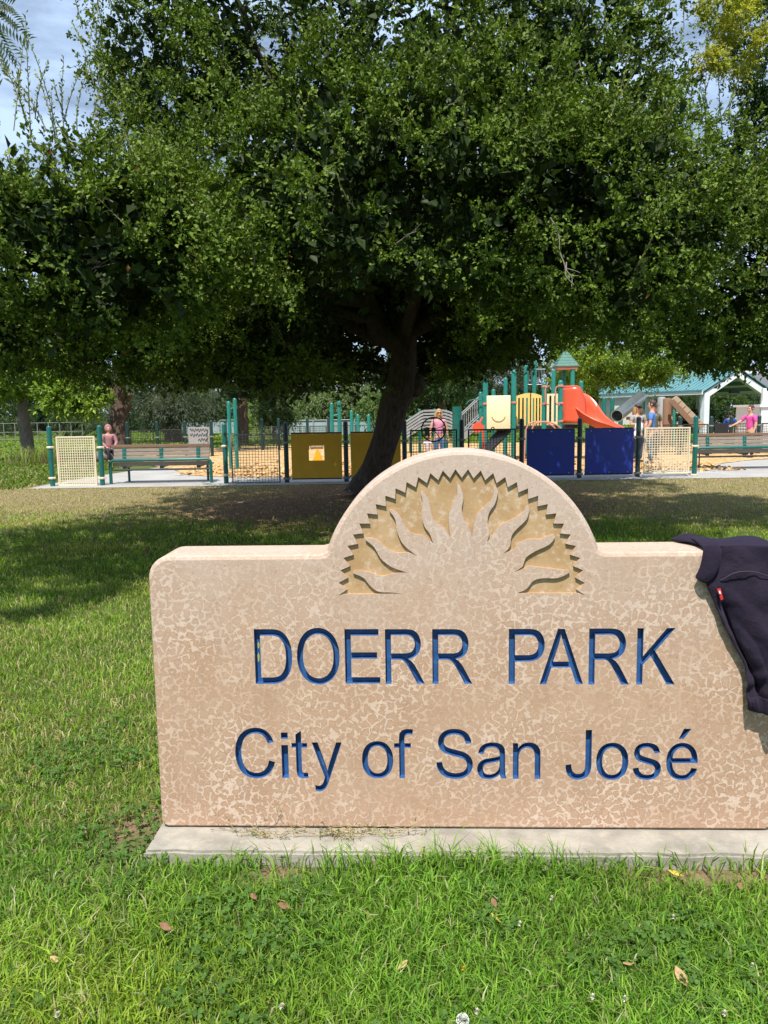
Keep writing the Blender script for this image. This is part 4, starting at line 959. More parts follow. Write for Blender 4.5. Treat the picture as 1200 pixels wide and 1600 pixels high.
mb = MB(); mb.box((dx, 70.28, 3.65), (.8, .05, .9)); mb.build('window', 'glass', dm)
for u in (1090, 1108, 1140, 1152):
    x = P(u, 655, 70).x; mb = MB(); mb.box((x, 69.97, 1.7), (1.1, .06, 1.2)); wn = mb.build('window', 'glass', hs)
    mb = MB()
    for s in (-1, 1): mb.box((x+.6*s, 69.94, 1.7), (.1, .08, 1.4)); mb.box((x, 69.935, 1.7+.65*s), (1.1, .08, .1))
    mb.build('frame', 'white', wn)
# far court fences
def far_fence(u0, u1, Y, z1, label, m, npan, h0=.0):
    x0, x1 = P(u0, 660, Y).x, P(u1, 660, Y).x; r0 = root('court_fence', ((x0+x1)/2, Y, 0), label, 'fence')
    for i in range(npan):
        a, b = x0+(x1-x0)*i/npan, x0+(x1-x0)*(i+1)/npan
        mb = MB(); mb.box(((a+b)/2, Y, (h0+z1)/2), (b-a-.08, .03, z1-h0-.08)); mb.build('panel', m, r0)
    for i in range(npan+1):
        mb = MB(); x = x0+(x1-x0)*i/npan; mb.tube([(x, Y-.06, 0), (x, Y-.06, z1+.05)], .05, 6); mb.build('post', 'grey', r0)
    mb = MB(); mb.tube([(x0, Y-.06, z1), (x1, Y-.06, z1)], .03, 6); mb.build('top_rail', 'grey', r0)
far_fence(285, 372, 62, P(320, 657, 62).z, 'pale green screened court fence behind the leaning grey trunk', 'windscreen', 6)
far_fence(425, 640, 54, P(530, 656, 54).z, 'long pale screened court fence behind the teal poles', 'windscreen', 10)
def chain_fence(u0, u1, Y, z1, label, npan):
    x0, x1 = P(u0, 660, Y).x, P(u1, 660, Y).x; r0 = root('backstop_fence', ((x0+x1)/2, Y, 0), label, 'fence')
    for i in range(npan+1):
        mb = MB(); x = x0+(x1-x0)*i/npan; mb.tube([(x, Y, 0), (x, Y, z1)], .03, 6); mb.build('post', 'greywire', r0)
    mb = MB()
    for z in (.1, z1*.5, z1): mb.tube([(x0, Y, z), (x1, Y, z)], .018, 6)
    mb.build('rails', 'greywire', r0)
    mb = MB(); n = int((x1-x0)/.16)
    for i in range(n):
        for s in (-1, 1):
            x = x0+(x1-x0)*i/n; mb.beam((x, Y+.01*s, .1), (x+s*z1*.6, Y+.01*s, z1), .007, .007)
    setp(mb.build('chain_link', 'darkwire', r0), kind='stuff')
chain_fence(-30, 128, 52, P(50, 661, 52).z, 'chain link ball field fence behind the left sapling', 9)

# ------------------------------------------------------------------ people
def matc(name, c, rough=.85): return paint(name, c, rough, .12, 14)
MAT['skin'] = matc('skin', (.50, .27, .18), .6); MAT['skin_dark'] = matc('skin_tan', (.34, .18, .12), .6)
for k, c in dict(denim=(.07, .13, .27), denim_dark=(.05, .075, .14), pinktop=(.55, .22, .34), stripe=(.55, .55, .62), darkcloth=(.02, .02, .025), bluetee=(.07, .19, .46), greytee=(.30, .28, .27), hotpink=(.62, .07, .30), royal=(.015, .05, .26), hood=(.33, .15, .165), olive=(.10, .09, .05), bundle=(.72, .72, .74)).items(): MAT[k] = matc(k, c)
for k, c in dict(blond=(.42, .26, .10), brown_hair=(.05, .03, .02), black_hair=(.012, .01, .009), light_brown=(.16, .09, .045)).items(): MAT[k] = matc(k, c, .6)
def skin(name, V, Ed, m, parent, sub=1, smooth=True):
    # V: list of (x, y, z, radius_x, radius_y)
    me = bpy.data.meshes.new(name); me.from_pydata([v[:3] for v in V], Ed, []); ob = bpy.data.objects.new(name+'_tmp', me); COL.objects.link(ob)
    md = ob.modifiers.new('s', 'SKIN'); md.use_smooth_shade = True
    if not me.skin_vertices: me.update()
    sv = me.skin_vertices[0].data if me.skin_vertices else None
    for i, v in enumerate(V): sv[i].radius = (v[3], v[4] if len(v) > 4 else v[3])
    sv[0].use_root = True
    sb = ob.modifiers.new('u', 'SUBSURF'); sb.levels = sb.render_levels = sub
    dg = bpy.context.evaluated_depsgraph_get(); res = bpy.data.meshes.new_from_object(ob.evaluated_get(dg)); COL.objects.unlink(ob); bpy.data.objects.remove(ob)
    res.materials.clear(); res.materials.append(MAT[m]); res.polygons.foreach_set('use_smooth', [True]*len(res.polygons))
    o = bpy.data.objects.new(name, res); res.name = name; link(o, parent); OFF[o] = OFF[parent]; return o
def person(x, y, h, facing, label, top, legs, hair, arms, skinm='skin', long_hair=False, cap=None, glasses=False, sleeve=.5, seated=False, shorts=False, hood=False, zoff=0, group=None):
    # figure built facing -Y; facing turns it about its feet; arms: ((elbow), (hand)) for right (-x) and left (+x), as fractions of the height
    r0 = root('person', (x, y, zoff), label, 'person', group); r0.rotation_euler = (0, 0, facing); OFF[r0] = Vector((0, 0, 0))
    s = h; sh = .79; hip = .50
    if seated: # folded legs
        kn = lambda q: (q*.06, -.24, .27); an = lambda q: (q*.06, -.24, .03); zsh = -.23
    else:
        kn = lambda q: (q*.058, -.012, .27); an = lambda q: (q*.062, .01, .035); zsh = 0
    Z = lambda z: z+(zsh if z > .4 else 0)
    V = []; Ed = []
    def ad(p, r_, ry=None, par=None):
        V.append((p[0]*s, p[1]*s, p[2]*s, r_*s, (ry or r_)*s))
        if par is not None: Ed.append((par, len(V)-1))
        return len(V)-1
    pel = ad((0, 0, Z(.52)), .072, .052); ws = ad((0, 0, Z(.61)), .066, .048, pel); chs = ad((0, .004, Z(.72)), .078, .052, ws); nb = ad((0, .008, Z(.81)), .042, .036, chs)
    nk = ad((0, 0, Z(.85)), .028, .028, nb); hd1 = ad((0, -.008, Z(.895)), .044, .050, nk); hd2 = ad((0, -.004, Z(.945)), .047, .054, hd1); ad((0, 0, Z(.975)), .030, .036, hd2)
    ad((0, -.062, Z(.915)), .009, .010, hd1)       # nose
    hands = []; armpts = []
    for q, (el, ha) in zip((-1, 1), arms):
        a = ad((q*.105, .005, Z(.795)), .036, .036, chs); e = ad((el[0], el[1], Z(el[2])), .025, .025, a); w = ad((ha[0], ha[1], Z(ha[2])), .018, .016, e)
        dv = (Vector(ha)-Vector(el)).normalized(); pm = Vector(ha)+dv*.035; p_ = ad((pm.x, pm.y, Z(pm.z)), .020, .012, w)
        sdv = dv.cross(Vector((0, 1, 0)) if abs(dv.y) < .8 else Vector((0, 0, 1))).normalized()
        armpts.append((Vector((q*.105, .005, .795)), Vector(el), Vector(ha))); hands.append((pm, dv, sdv, q))
    for q in (-1, 1):
        hp = ad((q*.052, 0, Z(.49)), .052, .055, pel); k = ad(kn(q), .035, .036, hp); an_ = an(q); a = ad(an_, .022, .024, k); ad((an_[0], an_[1]-.07, .018), .020, .016, a)
    skin('body', V, Ed, skinm, r0)
    # fingers: four and a thumb on each hand
    for pm, dv, sdv, q in hands:
        mb = MB()
        for i, (o_, ln_) in enumerate(((-.013, .034), (-.005, .042), (.005, .040), (.013, .030))):
            b0 = pm+sdv*o_+dv*.012; b1 = b0+dv*ln_*.5; b2 = b0+dv*ln_*.9+Vector((0, -.008, 0)); mb.tube([Vector((p.x, p.y, Z(p.z)))*s for p in (b0, b1, b2)], [.0052*s, .005*s, .0035*s], 6)
        t0 = pm-sdv*.016*q-dv*.01; t1 = t0-sdv*.014*q+dv*.014; t2 = t1+dv*.016; mb.tube([Vector((p.x, p.y, Z(p.z)))*s for p in (t0, t1, t2)], [.006*s, .0055*s, .004*s], 6)
        setp(mb.build('fingers', skinm, r0, True), kind='stuff')
    # shirt
    V = []; Ed = []
    p0 = ad((0, 0, Z(.50)), .084, .066); p1 = ad((0, 0, Z(.60)), .076, .060, p0); p2 = ad((0, .004, Z(.72)), .088, .064, p1); p3 = ad((0, .008, Z(.80)), .058, .046, p2)
    for sh_, el, ha in armpts:
        mid = sh_.lerp(el, sleeve/.5 if sleeve <= .5 else 1); a = ad((sh_.x, sh_.y, Z(sh_.z)), .045, .045, p2); b = ad((mid.x, mid.y, Z(mid.z)), .036, .036, a)
        if sleeve > .5: ad((ha.x, ha.y, Z(ha.z)), .026, .026, b)
    skin('shirt', V, Ed, top, r0)
    # trousers
    V = []; Ed = []
    p0 = ad((0, 0, Z(.535)), .078, .062); p1 = ad((0, 0, Z(.50)), .082, .066, p0)
    for q in (-1, 1):
        hp = ad((q*.052, 0, Z(.475)), .058, .06, p1); k_ = kn(q); k = ad(k_, .042, .043, hp)
        if not shorts: a_ = an(q); ad((a_[0], a_[1], a_[2]+.02), .034, .036, k)
    skin('trousers', V, Ed, legs, r0)
    for q in (-1, 1):
        a_ = an(q); mb = MB(); mb.ball((a_[0]*s, (a_[1]-.035)*s, .022*s), .05*s, 8, (.62, 1.35, .5)); mb.build('shoe', 'darkcloth', r0, True)
    # head: hair, eyes, mouth
    zc = Z(.94)*s; mb = MB(); mb.ball((0, .010*s, zc+.010*s), .058*s, 12, (.95, 1.02, 1.0))
    mb.v = [(x_, max(y_, -.030*s) if z_ < zc+.028*s else y_, z_) for x_, y_, z_ in mb.v]
    if long_hair:
        for i in range(9):
            a = -.4+i*(math.pi+.8)/8; mb.tube([(math.cos(a)*.05*s, .02*s+math.sin(a)*.045*s, zc+.01*s), (math.cos(a)*.062*s, .02*s+math.sin(a)*.05*s, zc-.06*s), (math.cos(a)*.058*s, .02*s+math.sin(a)*.045*s, zc-.12*s)], [.018*s, .02*s, .008*s], 6)
    if hood:
        mb = MB(); mb.ball((0, .006*s, zc-.01*s), .072*s, 12, (1, 1, 1.2)); mb.v = [(x_, max(y_, -.038*s), z_) for x_, y_, z_ in mb.v]; mb.build('hood', top, r0, True)
    else: mb.build('hair', hair, r0, True)
    if cap:
        mb = MB(); mb.ball((0, .004*s, zc+.022*s), .062*s, 12, (1, 1.05, .75)); mb.v = [(x_, y_, max(z_, zc+.018*s)) for x_, y_, z_ in mb.v]; mb.box((0, -.075*s, zc+.022*s), (.085*s, .06*s, .008*s)); mb.build('cap', cap, r0, True)
    for q in (-1, 1):
        if not glasses: mb = MB(); mb.ball((q*.020*s, -.052*s, zc-.004*s), .0065*s, 6); mb.build('eye', 'black', r0)
        mb = MB(); mb.ball((q*.052*s, .004*s, zc-.012*s), .014*s, 6, (.5, .8, 1.2)); mb.build('ear', skinm, r0, True)
    if glasses:
        mb = MB(); mb.bbox((-.022*s, -.058*s, zc-.003*s), (.034*s, .008*s, .022*s), .003*s); mb.bbox((.022*s, -.058*s, zc-.003*s), (.034*s, .008*s, .022*s), .003*s); mb.box((0, -.058*s, zc), (.02*s, .006*s, .005*s)); mb.build('sunglasses', 'black', r0)
    mb = MB(); mb.ball((0, -.056*s, zc-.042*s), .009*s, 6, (1.4, .5, .4)); mb.build('mouth', 'copper', r0)
    return r0
DN = (((-.15, .01, .64), (-.16, -.02, .50)), ((.15, .01, .64), (.16, -.02, .50)))
def gp(u, Y): return P(u, 690, Y).x
person(gp(686, 24), 24, 1.64, .12, 'woman in a pink sleeveless top and blue jeans wearing sunglasses', 'pinktop', 'denim', 'blond', DN, long_hair=True, glasses=True, sleeve=.12)
person(gp(668, 23.5), 23.5, .86, 2.9, 'toddler in a pale striped shirt and dark trousers, back turned', 'stripe', 'darkcloth', 'light_brown', DN, sleeve=.3)
person(gp(1017, 22.5), 22.5, 1.80, -2.0, 'man in a blue T-shirt and jeans behind the right cream panel', 'bluetee', 'denim_dark', 'brown_hair', (((-.15, .0, .64), (-.15, -.05, .50)), ((.15, .0, .64), (.15, -.06, .50))), sleeve=.4)
person(gp(996, 23.4), 23.4, 1.70, .25, 'woman in a dark cap and grey top holding a white bundle', 'greytee', 'denim_dark', 'blond', (((-.15, -.02, .65), (-.05, -.12, .66)), ((.15, -.02, .65), (.05, -.13, .62))), long_hair=True, cap='brown_hair', glasses=True, sleeve=.35)
mb = MB(); q = Vector((gp(995, 23.4)-.03, 23.14, 1.02)); mb.ball(q, .14, 10, (.9, .8, 1.25)); mb.ball(q+Vector((-.05, -.02, -.2)), .12, 10, (1, .8, 1.1)); setp(mb.build('cloth_bundle', 'bundle', None, True), 'white cloth bundle carried by the woman in the dark cap', 'bundle')
person(gp(1021, 24.4), 24.4, 1.72, .3, 'person in an olive cap standing behind the man in blue', 'olive', 'darkcloth', 'brown_hair', DN, cap='olive', sleeve=.4)
person(gp(1171, 24.5), 24.5, 1.62, -1.25, 'person in a bright pink T-shirt reaching left above the right bench', 'hotpink', 'darkcloth', 'brown_hair', (((-.16, -.10, .68), (-.14, -.28, .62)), ((.15, .0, .64), (.15, -.05, .50))), sleeve=.42)
person(gp(1140, 28), 28, 1.42, 2.6, 'dark haired person in royal blue seen over the low fence', 'royal', 'darkcloth', 'black_hair', DN, 'skin_dark', sleeve=.45)
person(gp(170, 27.5), 27.5, 1.66, .5, 'person in a dusty pink hooded top sitting by the forked trunk', 'hood', 'darkcloth', 'brown_hair', (((-.15, -.03, .64), (-.07, -.17, .54)), ((.15, -.03, .64), (.07, -.17, .54))), sleeve=1, seated=True, hood=True)
st = root('log_seat', (gp(170, 27.5), 27.55, 0), 'low log seat under the person in the pink hood', 'seat'); mb = MB(); mb.tube([(st.location.x-.5, 27.6, .19), (st.location.x+.5, 27.6, .19)], .19, 12); mb.build('log', 'bark3', st, True)
# ------------------------------------------------------------------ foliage
def leaf_cloud(lobes, nclump, twigs, per, tl, ln, wd, pal, seed=1, shell=.14, up=.35, lump=.16, low=1.0, droop=0, keep=.70, nfreq=1.4, hollow=-9, gap=False):
    rg = np.random.default_rng(seed); Lb = np.array([l[:6] for l in lobes], float); wt = np.array([l[6] if len(l) > 6 else l[3]*l[5] for l in lobes], float); wt /= wt.sum()
    k = rg.choice(len(lobes), nclump*2, p=wt); d = unit(rg.normal(size=(nclump*2, 3)))
    acc = (d[:, 2] > -.55) | (rg.random(len(d)) < low); k, d = k[acc], d[acc]
    fr = 1-np.abs(rg.normal(size=len(k)))*shell
    c0 = Lb[k, :3]; rr = Lb[k, 3:]
    fr = fr*(1+lump*fbm(d*2.4+c0*.7, nfreq))
    c = c0+d*rr*fr[:, None]
    mn = np.min(np.linalg.norm((c[:, None]-Lb[None, :, :3])/Lb[None, :, 3:], axis=2), axis=1)
    ok = (mn > keep) & (fbm(c, 1.5) > hollow)
    if gap:          # an opening under the front boughs where the fork of the trunk shows
        a0, b0 = np.array([-.05, 8.0, 2.35]), np.array([.25, 14.6, 3.0]); t0 = np.clip(((c-a0) @ (b0-a0))/((b0-a0) @ (b0-a0)), 0, 1)[:, None]; dq = (c-(a0+(b0-a0)*t0))*np.array([.8, 1, 1]); ok &= np.linalg.norm(dq, axis=1) > .80
    c, d, rr = c[ok][:nclump], d[ok][:nclump], rr[ok][:nclump]
    n = len(c); out = unit(d/rr)
    T = unit(out[:, None]*.75+np.array([0, 0, up])+rg.normal(size=(n, twigs, 3))*.75)
    tlen = tl*(.5+rg.random((n, twigs, 1)))
    s = (rg.random((n, twigs, per, 1))*.95+.08)
    sag = np.zeros(3); sag[2] = -droop
    pos = c[:, None, None]+T[:, :, None]*tlen[:, :, None]*s+sag*s*s*tlen[:, :, None]+rg.normal(size=(n, twigs, per, 3))*ln*.25
    dr = T[:, :, None]*.8+rg.normal(size=pos.shape)*.6+np.array([0, 0, .1-droop])
    nr = unit(out[:, None, None]*.45+np.array([0, -.12, .75])+rg.normal(size=(n, twigs, 1, 3))*.5+rg.normal(size=pos.shape)*.33)
    sz = (.5+.85*rg.random(pos.shape[:3]))
    base = np.array(pal, float); ci = rg.integers(0, len(pal), (n, 1, 1)); cj = np.where(rg.random(pos.shape[:3]) < .45, rg.integers(0, len(pal), pos.shape[:3]), np.broadcast_to(ci, pos.shape[:3]))
    col = base[cj]*(.82+.36*rg.random(pos.shape[:3]+(1,)))*(.85+.3*rg.random((n, 1, 1, 1)))
    f = lambda a: a.reshape(-1, a.shape[-1])
    return leaves(f(pos), f(dr), f(nr), ln*sz.ravel(), wd*sz.ravel(), f(col)), c
def crown_obj(name, data, m, parent):
    v, f, c = data; off = OFF[parent]; v = v-np.array(off, np.float32)
    o = bpy.data.objects.new(name, npmesh(name, v, [f], m, c)); link(o, parent); OFF[o] = off; return o
def join(*ds):
    n = 0; V, Fc, C = [], [], []
    for v, f, c in ds: V.append(v); Fc.append(f+n); C.append(c); n += len(v)
    return np.concatenate(V), np.concatenate(Fc), np.concatenate(C)
def wander(a, b, n, amp, seed):
    rd = random.Random(seed); a, b = Vector(a), Vector(b); pts = []
    for i in range(n+1):
        t = i/n; k = math.sin(math.pi*t)*amp if 0 < i < n else 0; pts.append(a.lerp(b, t)+Vector((rd.uniform(-1, 1), rd.uniform(-1, 1), rd.uniform(-1, 1)))*k)
    return dense(pts, 3)
def taper(n, r0, r1): return [r0+(r1-r0)*(i/(n-1))**.8 for i in range(n)]
def limb(mb, a, b, r0, r1, amp=.12, seed=0, k=4, n=9): p = wander(a, b, k, amp, seed); mb.tube(p, taper(len(p), r0, r1), n)

# ---- the oak
oak = root('oak_tree', G(572, 776), 'large dark evergreen oak with leaning trunk behind the sign', 'tree')
tp = [P(566, 778, 15.3), P(570, 768, 15.3), P(584, 740, 15.2), P(602, 687, 15.05), P(616, 633, 14.9), P(628, 604, 14.8), P(629, 575, 14.7), P(631, 553, 14.6), P(634, 520, 14.4), P(642, 480, 14.2)]
tr_ = [.38, .34, .275, .255, .262, .285, .238, .222, .21, .17]
tp2 = dense(tp, 5); tr2 = dense(tr_, 5); mb = MB(); mb.tube(tp2, tr2, 22)
for i, (x, y, z) in enumerate(mb.v):
    q = Vector((x, y, z)); cidx = min(i//22, len(tp2)-1); dv = q-tp2[cidx]
    w = mnoise.noise(Vector((dv.x*6, dv.y*6, z*1.1)))*.11+mnoise.noise(q*9)*.045
    th_ = math.atan2(dv.y, dv.x); w += .035*math.sin(15*th_+4*mnoise.noise(Vector((z*1.5, th_, 0))))+.02*math.sin(27*th_+6*mnoise.noise(Vector((z*2.5, th_, 4))))
    if z < .5: w += (.5-z)*.5*max(0, mnoise.noise(Vector((dv.normalized().x*2, dv.normalized().y*2, 3))))
    mb.v[i] = tuple(tp2[cidx]+dv*(1+w))
kn = P(650, 602, 14.75); mb.ball(kn, .17, 10, (1, .9, 1.3))
trunk = mb.build('trunk', 'bark', oak, True)
lobes = [(-2.35, 10.4, 6.0, 1.05, 1.4, 2.0, 4.5), (-.05, 10.9, 5.7, 3.3, 3.1, 3.0, 15), (2.3, 11.3, 5.4, 1.45, 2.2, 2.3, 5.5), (1.9, 9.9, 5.3, 1.7, 1.6, 1.7, 4), (4.3, 10.6, 3.55, 2.3, 1.8, 1.22, 7), (-4.1, 8.9, 3.05, 1.9, 2.1, .9, 6), (-2.5, 7.5, 3.1, 1.35, 1.3, .75, 4.5),
         (.2, 8.7, 3.75, 2.5, 1.7, 1.3, 8), (2.4, 8.9, 3.55, 1.7, 1.5, 1.2, 5), (-1.7, 14.4, 3.4, 3.2, 2.9, 1.45, 5), (2.7, 15.0, 4.05, 3.2, 2.9, 1.25, 5), (.3, 13, 6.2, 3.0, 2.5, 2.2, 3), (-3.6, 11.6, 3.15, 1.5, 2.6, 1.25, 3.5), (3.5, 14.4, 4.0, 1.9, 3.0, 1.15, 4), (-1.2, 11.3, 2.95, 2.6, 1.6, .75, 3.5), (1.8, 11.8, 3.15, 1.8, 1.6, .65, 3), (-3.4, 14, 3.2, 1.2, 1.6, 1.1, 2), (-2.0, 12.6, 2.6, 2.2, 1.6, .5, 3.2), (-3.3, 10.3, 2.65, 1.4, 1.2, .42, 2), (1.35, 13.3, 2.6, .9, 1.2, .4, 1.6)]
mb = MB(); F0 = P(634, 520, 14.4)
for i, (a, b, r0, r1) in enumerate([(P(630, 545, 14.6), P(575, 470, 13.6), .20, .14), (P(575, 470, 13.6), (-3.2, 9.6, 3.4), .13, .03), (P(575, 470, 13.6), (-1.2, 10.6, 5.6), .14, .04), (F0, (1.2, 11.8, 5.6), .2, .06), (F0, (3.6, 11.2, 3.9), .15, .03), (F0, (.4, 9.6, 3.9), .12, .03),
      ((1.2, 11.8, 5.6), (.6, 11, 7.6), .07, .02), ((-1.2, 10.6, 5.6), (-2, 9.8, 7), .05, .015), (F0, (2.8, 13.8, 4), .12, .03), (P(630, 545, 14.6), (-2, 13.8, 3.8), .13, .03), (P(592, 492, 14), P(440, 492, 12.4), .10, .03)]):
    limb(mb, a, b, r0, r1, .16, i+3)
mb.build('limbs', 'bark', oak, True)
PAL = [(.090, .146, .017), (.108, .168, .021), (.132, .192, .028), (.088, .130, .023), (.150, .206, .034), (.072, .120, .016)]
A, cl_c = leaf_cloud(lobes, 5600, 7, 12, .22, .044, .029, PAL, 5, low=.8, lump=.2, hollow=-.42, gap=True)
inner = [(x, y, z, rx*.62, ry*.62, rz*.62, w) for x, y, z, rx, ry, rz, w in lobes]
Bq, _ = leaf_cloud(inner, 1700, 5, 8, .4, .12, .08, [(.03, .05, .013)], 6, keep=.0, shell=.3, gap=True)  # oversized inner leaves, added to block light, with shade put into their dark colour
Bk, _ = leaf_cloud([(.45, 15.4, 4.0, 4.8, 2.5, .75, 1), (.5, 14.6, 4.6, 4.4, 2.2, .7, 1), (-1.5, 16.3, 4.2, 2.7, 1.3, .6, .6), (2.8, 16.5, 4.2, 2.7, 1.3, .6, .6)], 1500, 5, 7, .4, .13, .085, [(.05, .08, .02), (.07, .1, .025)], 8, keep=.0, shell=.35)  # unseen filler foliage in the back crown, added to shade the fence boards
Bc, _ = leaf_cloud([(-1.2, 16.2, 2.95, 3.3, .8, .95, 2), (1.9, 16.4, 3.25, 1.8, .7, .85, 1), (-.3, 14.9, 3.9, 2.2, .8, .7, 1)], 800, 5, 7, .35, .12, .08, [(.05, .08, .02), (.07, .1, .025)], 18, keep=.0, shell=.4)  # added curtain of dark leaves behind the fork, deepening the shade under the crown
# upright shoots round the outline and over the front
rg = np.random.default_rng(21); sh = []
sel = cl_c[rg.choice(len(cl_c), 800)]
extra = [P(u, v, Y) for u, v, Y in ((8, 200, 8.3), (22, 215, 8.3), (35, 200, 8.4), (55, 215, 8.5), (66, 200, 8.6), (90, 215, 8.7), (104, 205, 8.8), (118, 215, 8.9), (135, 200, 9.0), (145, 130, 9.6), (150, 90, 9.8), (155, 40, 10), (128, 60, 9.9), (140, 170, 9.5), (1080, 150, 10.6), (1110, 185, 10.5), (1125, 200, 10.4), (1060, 40, 11))]
sp0 = np.array([tuple(p) for p in extra for _ in range(2)]+[tuple(p) for p in sel]); big = np.array([1]*len(extra)*2+[0]*len(sel))
mb = MB(); P0, D0, N0, C0_ = [], [], [], []
for p, g_ in zip(sp0, big):
    d = unit(np.array([rg.normal()*.22, rg.normal()*.22-.1, 1.0]) if g_ else np.array([rg.normal()*.6, -.45+rg.normal()*.4, .8])); ln_ = (.45+.5*rg.random()) if g_ else (.2+.3*rg.random()); p = p+rg.normal(size=3)*.08
    bend = rg.normal(size=3)*.12; pts = [p+d*ln_*t+bend*t*t*ln_ for t in (0, .33, .66, 1)]; mb.tube([tuple(q) for q in pts], [.006, .005, .004, .002], 4, False)
    m_ = int(ln_*46)
    t = np.linspace(.1, 1.02, m_)[:, None]; q = p+d*ln_*t+bend*t*t*ln_; P0.append(q); D0.append(d*.8+rg.normal(size=(m_, 3))*.6); N0.append(rg.normal(size=(m_, 3))+np.array([0, -.3, .4])); C0_.append(np.array(PAL[4])*(.9+.6*rg.random((m_, 1)))*np.array([1.2, 1.1, 1]))
P0, D0, N0, C0_ = map(np.concatenate, (P0, D0, N0, C0_)); Cq = leaves(P0, D0, N0, .045, .022, C0_)
setp(mb.build('shoots', 'twig', oak), kind='stuff')
# dead and yellow leaves, pale twigs
nd_ = 420; c = cl_c[rg.choice(len(cl_c), nd_)]+rg.normal(size=(nd_, 3))*.12+np.array([0, -.1, 0]); Dq = leaves(c, rg.normal(size=(nd_, 3)), rg.normal(size=(nd_, 3))+np.array([0, -1, .5]), .06, .035, np.where(rg.random((nd_, 1)) < .35, np.array([[.30, .13, .045]]), np.array([[.22, .22, .03]])))
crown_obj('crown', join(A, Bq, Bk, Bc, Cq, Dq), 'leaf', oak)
mb = MB()
for i, (u, v, du, dv, Y) in enumerate([(120, 425, 60, -14, 7.0), (105, 452, 45, -30, 7.0), (118, 405, 40, 5, 7.0), (875, 395, 22, 50, 7.3), (885, 410, 8, 38, 7.3), (905, 95, -4, 40, 8.6), (1095, 345, 50, -18, 8.6), (1130, 400, 25, 10, 8.6), (700, 165, 22, -14, 7.6), (860, 340, 14, 50, 7.4), (980, 235, 40, -18, 8.6), (620, 380, 30, -18, 7.0)]):
    a, b = P(u, v, Y), P(u+du, v+dv, Y-.15); limb(mb, a, b, .0065, .003, .03, i, 3, 5); limb(mb, a.lerp(b, .5), a.lerp(b, .9)+Vector((.06, -.02, .07)), 0.004, .002, .01, i+40, 2, 4)
setp(mb.build('dead_twigs', 'twig', oak, True), kind='stuff')

# ---- near tree over the left edge (only a sprig of feather leaves shows)
t2 = root('walnut_tree', (-6.3, 4.6, 0), 'feathery leaved tree reaching in at the top left corner', 'tree')
mb = MB(); limb(mb, (-6.3, 4.6, 0), (-6.0, 4.9, 3.6), .24, .16, .06, 3); mb.build('trunk', 'bark2', t2, True)
mb = MB(); tipv = P(-25, 15, 6.2)
limb(mb, (-6.0, 4.9, 3.4), tipv, .09, .012, .1, 5); limb(mb, (-6.0, 4.9, 3.5), (-5.6, 5.6, 6), .12, .03, .1, 6); limb(mb, (-6, 4.9, 3.4), (-7.5, 5.5, 5.2), .1, .03, .1, 8); mb.build('limbs', 'bark2', t2, True)
PW = [(.035, .075, .018), (.05, .10, .025), (.045, .085, .03)]
D1, _ = leaf_cloud([(-5.6, 5.6, 5.7, 1.5, 1.5, 1.1, 3), (-7.2, 5.4, 5.4, 1.6, 1.6, 1.2, 3), (-4.3, 4.7, 4.75, 1.25, .95, .45, 4)], 330, 6, 14, .4, .085, .026, PW, 9)
# pinnate sprays hanging into the corner of the frame
Pp, Dp, Np, Cp = [], [], [], []
for (u, v, du, dv) in ((-12, 2, 38, 22), (-20, 22, 62, 28), (-25, 30, 50, 48), (-15, 34, 30, 52), (-25, 5, 42, -8), (-22, 40, 26, 70)):
    a, b = P(u, v, 6.2), P(u+du, v+dv, 6.1)
    for i in range(11):
        t = .15+.85*i/10; q = a.lerp(b, t)-Vector((0, 0, .05*t*t)); ax = (b-a).normalized(); sd = ax.cross(Vector((0, 1, 0))).normalized()
        for s in (-1, 1):
            Pp.append(tuple(q)); dd = ax*.55+sd*s*.8+Vector((0, -.1, -.35)); Dp.append(tuple(dd)); Np.append((random.uniform(-.3, .3), -.8, .5)); Cp.append(tuple(np.array(PW[i % 3])*random.uniform(.6, 1.1)))
Pp, Dp, Np, Cp = map(np.array, (Pp, Dp, Np, Cp)); D2 = leaves(Pp, Dp, Np, .085, .02, Cp)
crown_obj('crown', join(D1, D2), 'softleaf', t2)

# ---- yellow flowering tree at the top right
t3 = root('flowering_tree', (6.9, 11.6, 0), 'tree with yellow blossom tufts at the top right corner', 'tree')
mb = MB(); limb(mb, (6.9, 11.6, 0), (6.7, 11.5, 3.0), .26, .2, .06, 13); mb.build('trunk', 'bark2', t3, True)
mb = MB(); limb(mb, (6.7, 11.5, 2.6), P(1158, 556, 11.6), .17, .09, .03, 14); limb(mb, P(1158, 556, 11.6), P(1120, 520, 11.3), .07, .02, .05, 15); limb(mb, (6.7, 11.5, 3.0), (6.0, 10.4, 6.5), .15, .03, .1, 15); limb(mb, (6.7, 11.5, 3), (7.4, 12, 6.5), .15, .03, .1, 16); mb.build('limbs', 'bark2', t3, True)
qq = lambda u, v, Y: tuple(P(u, v, Y))
Y1, _ = leaf_cloud([(*qq(1232, 60, 10.6), .62, .8, .9, 3), (*qq(1218, 200, 10.8), .36, .7, .5, 2), (*qq(1185, 255, 11), .3, .5, .3, 1)], 230, 7, 13, .25, .06, .03, [(.045, .085, .02), (.06, .10, .025), (.035, .07, .018)], 12)
Y2, _ = leaf_cloud([(*qq(1132, 15, 9.6), .22, .3, .2, 3), (*qq(1108, 100, 9.6), .12, .2, .10, 1), (*qq(1168, 25, 9.7), .25, .3, .35, 2), (*qq(1160, 75, 9.8), .16, .3, .25, 1)], 150, 7, 16, .13, .026, .018, [(.46, .43, .05), (.40, .40, .06), (.28, .33, .05)], 13, droop=.4)
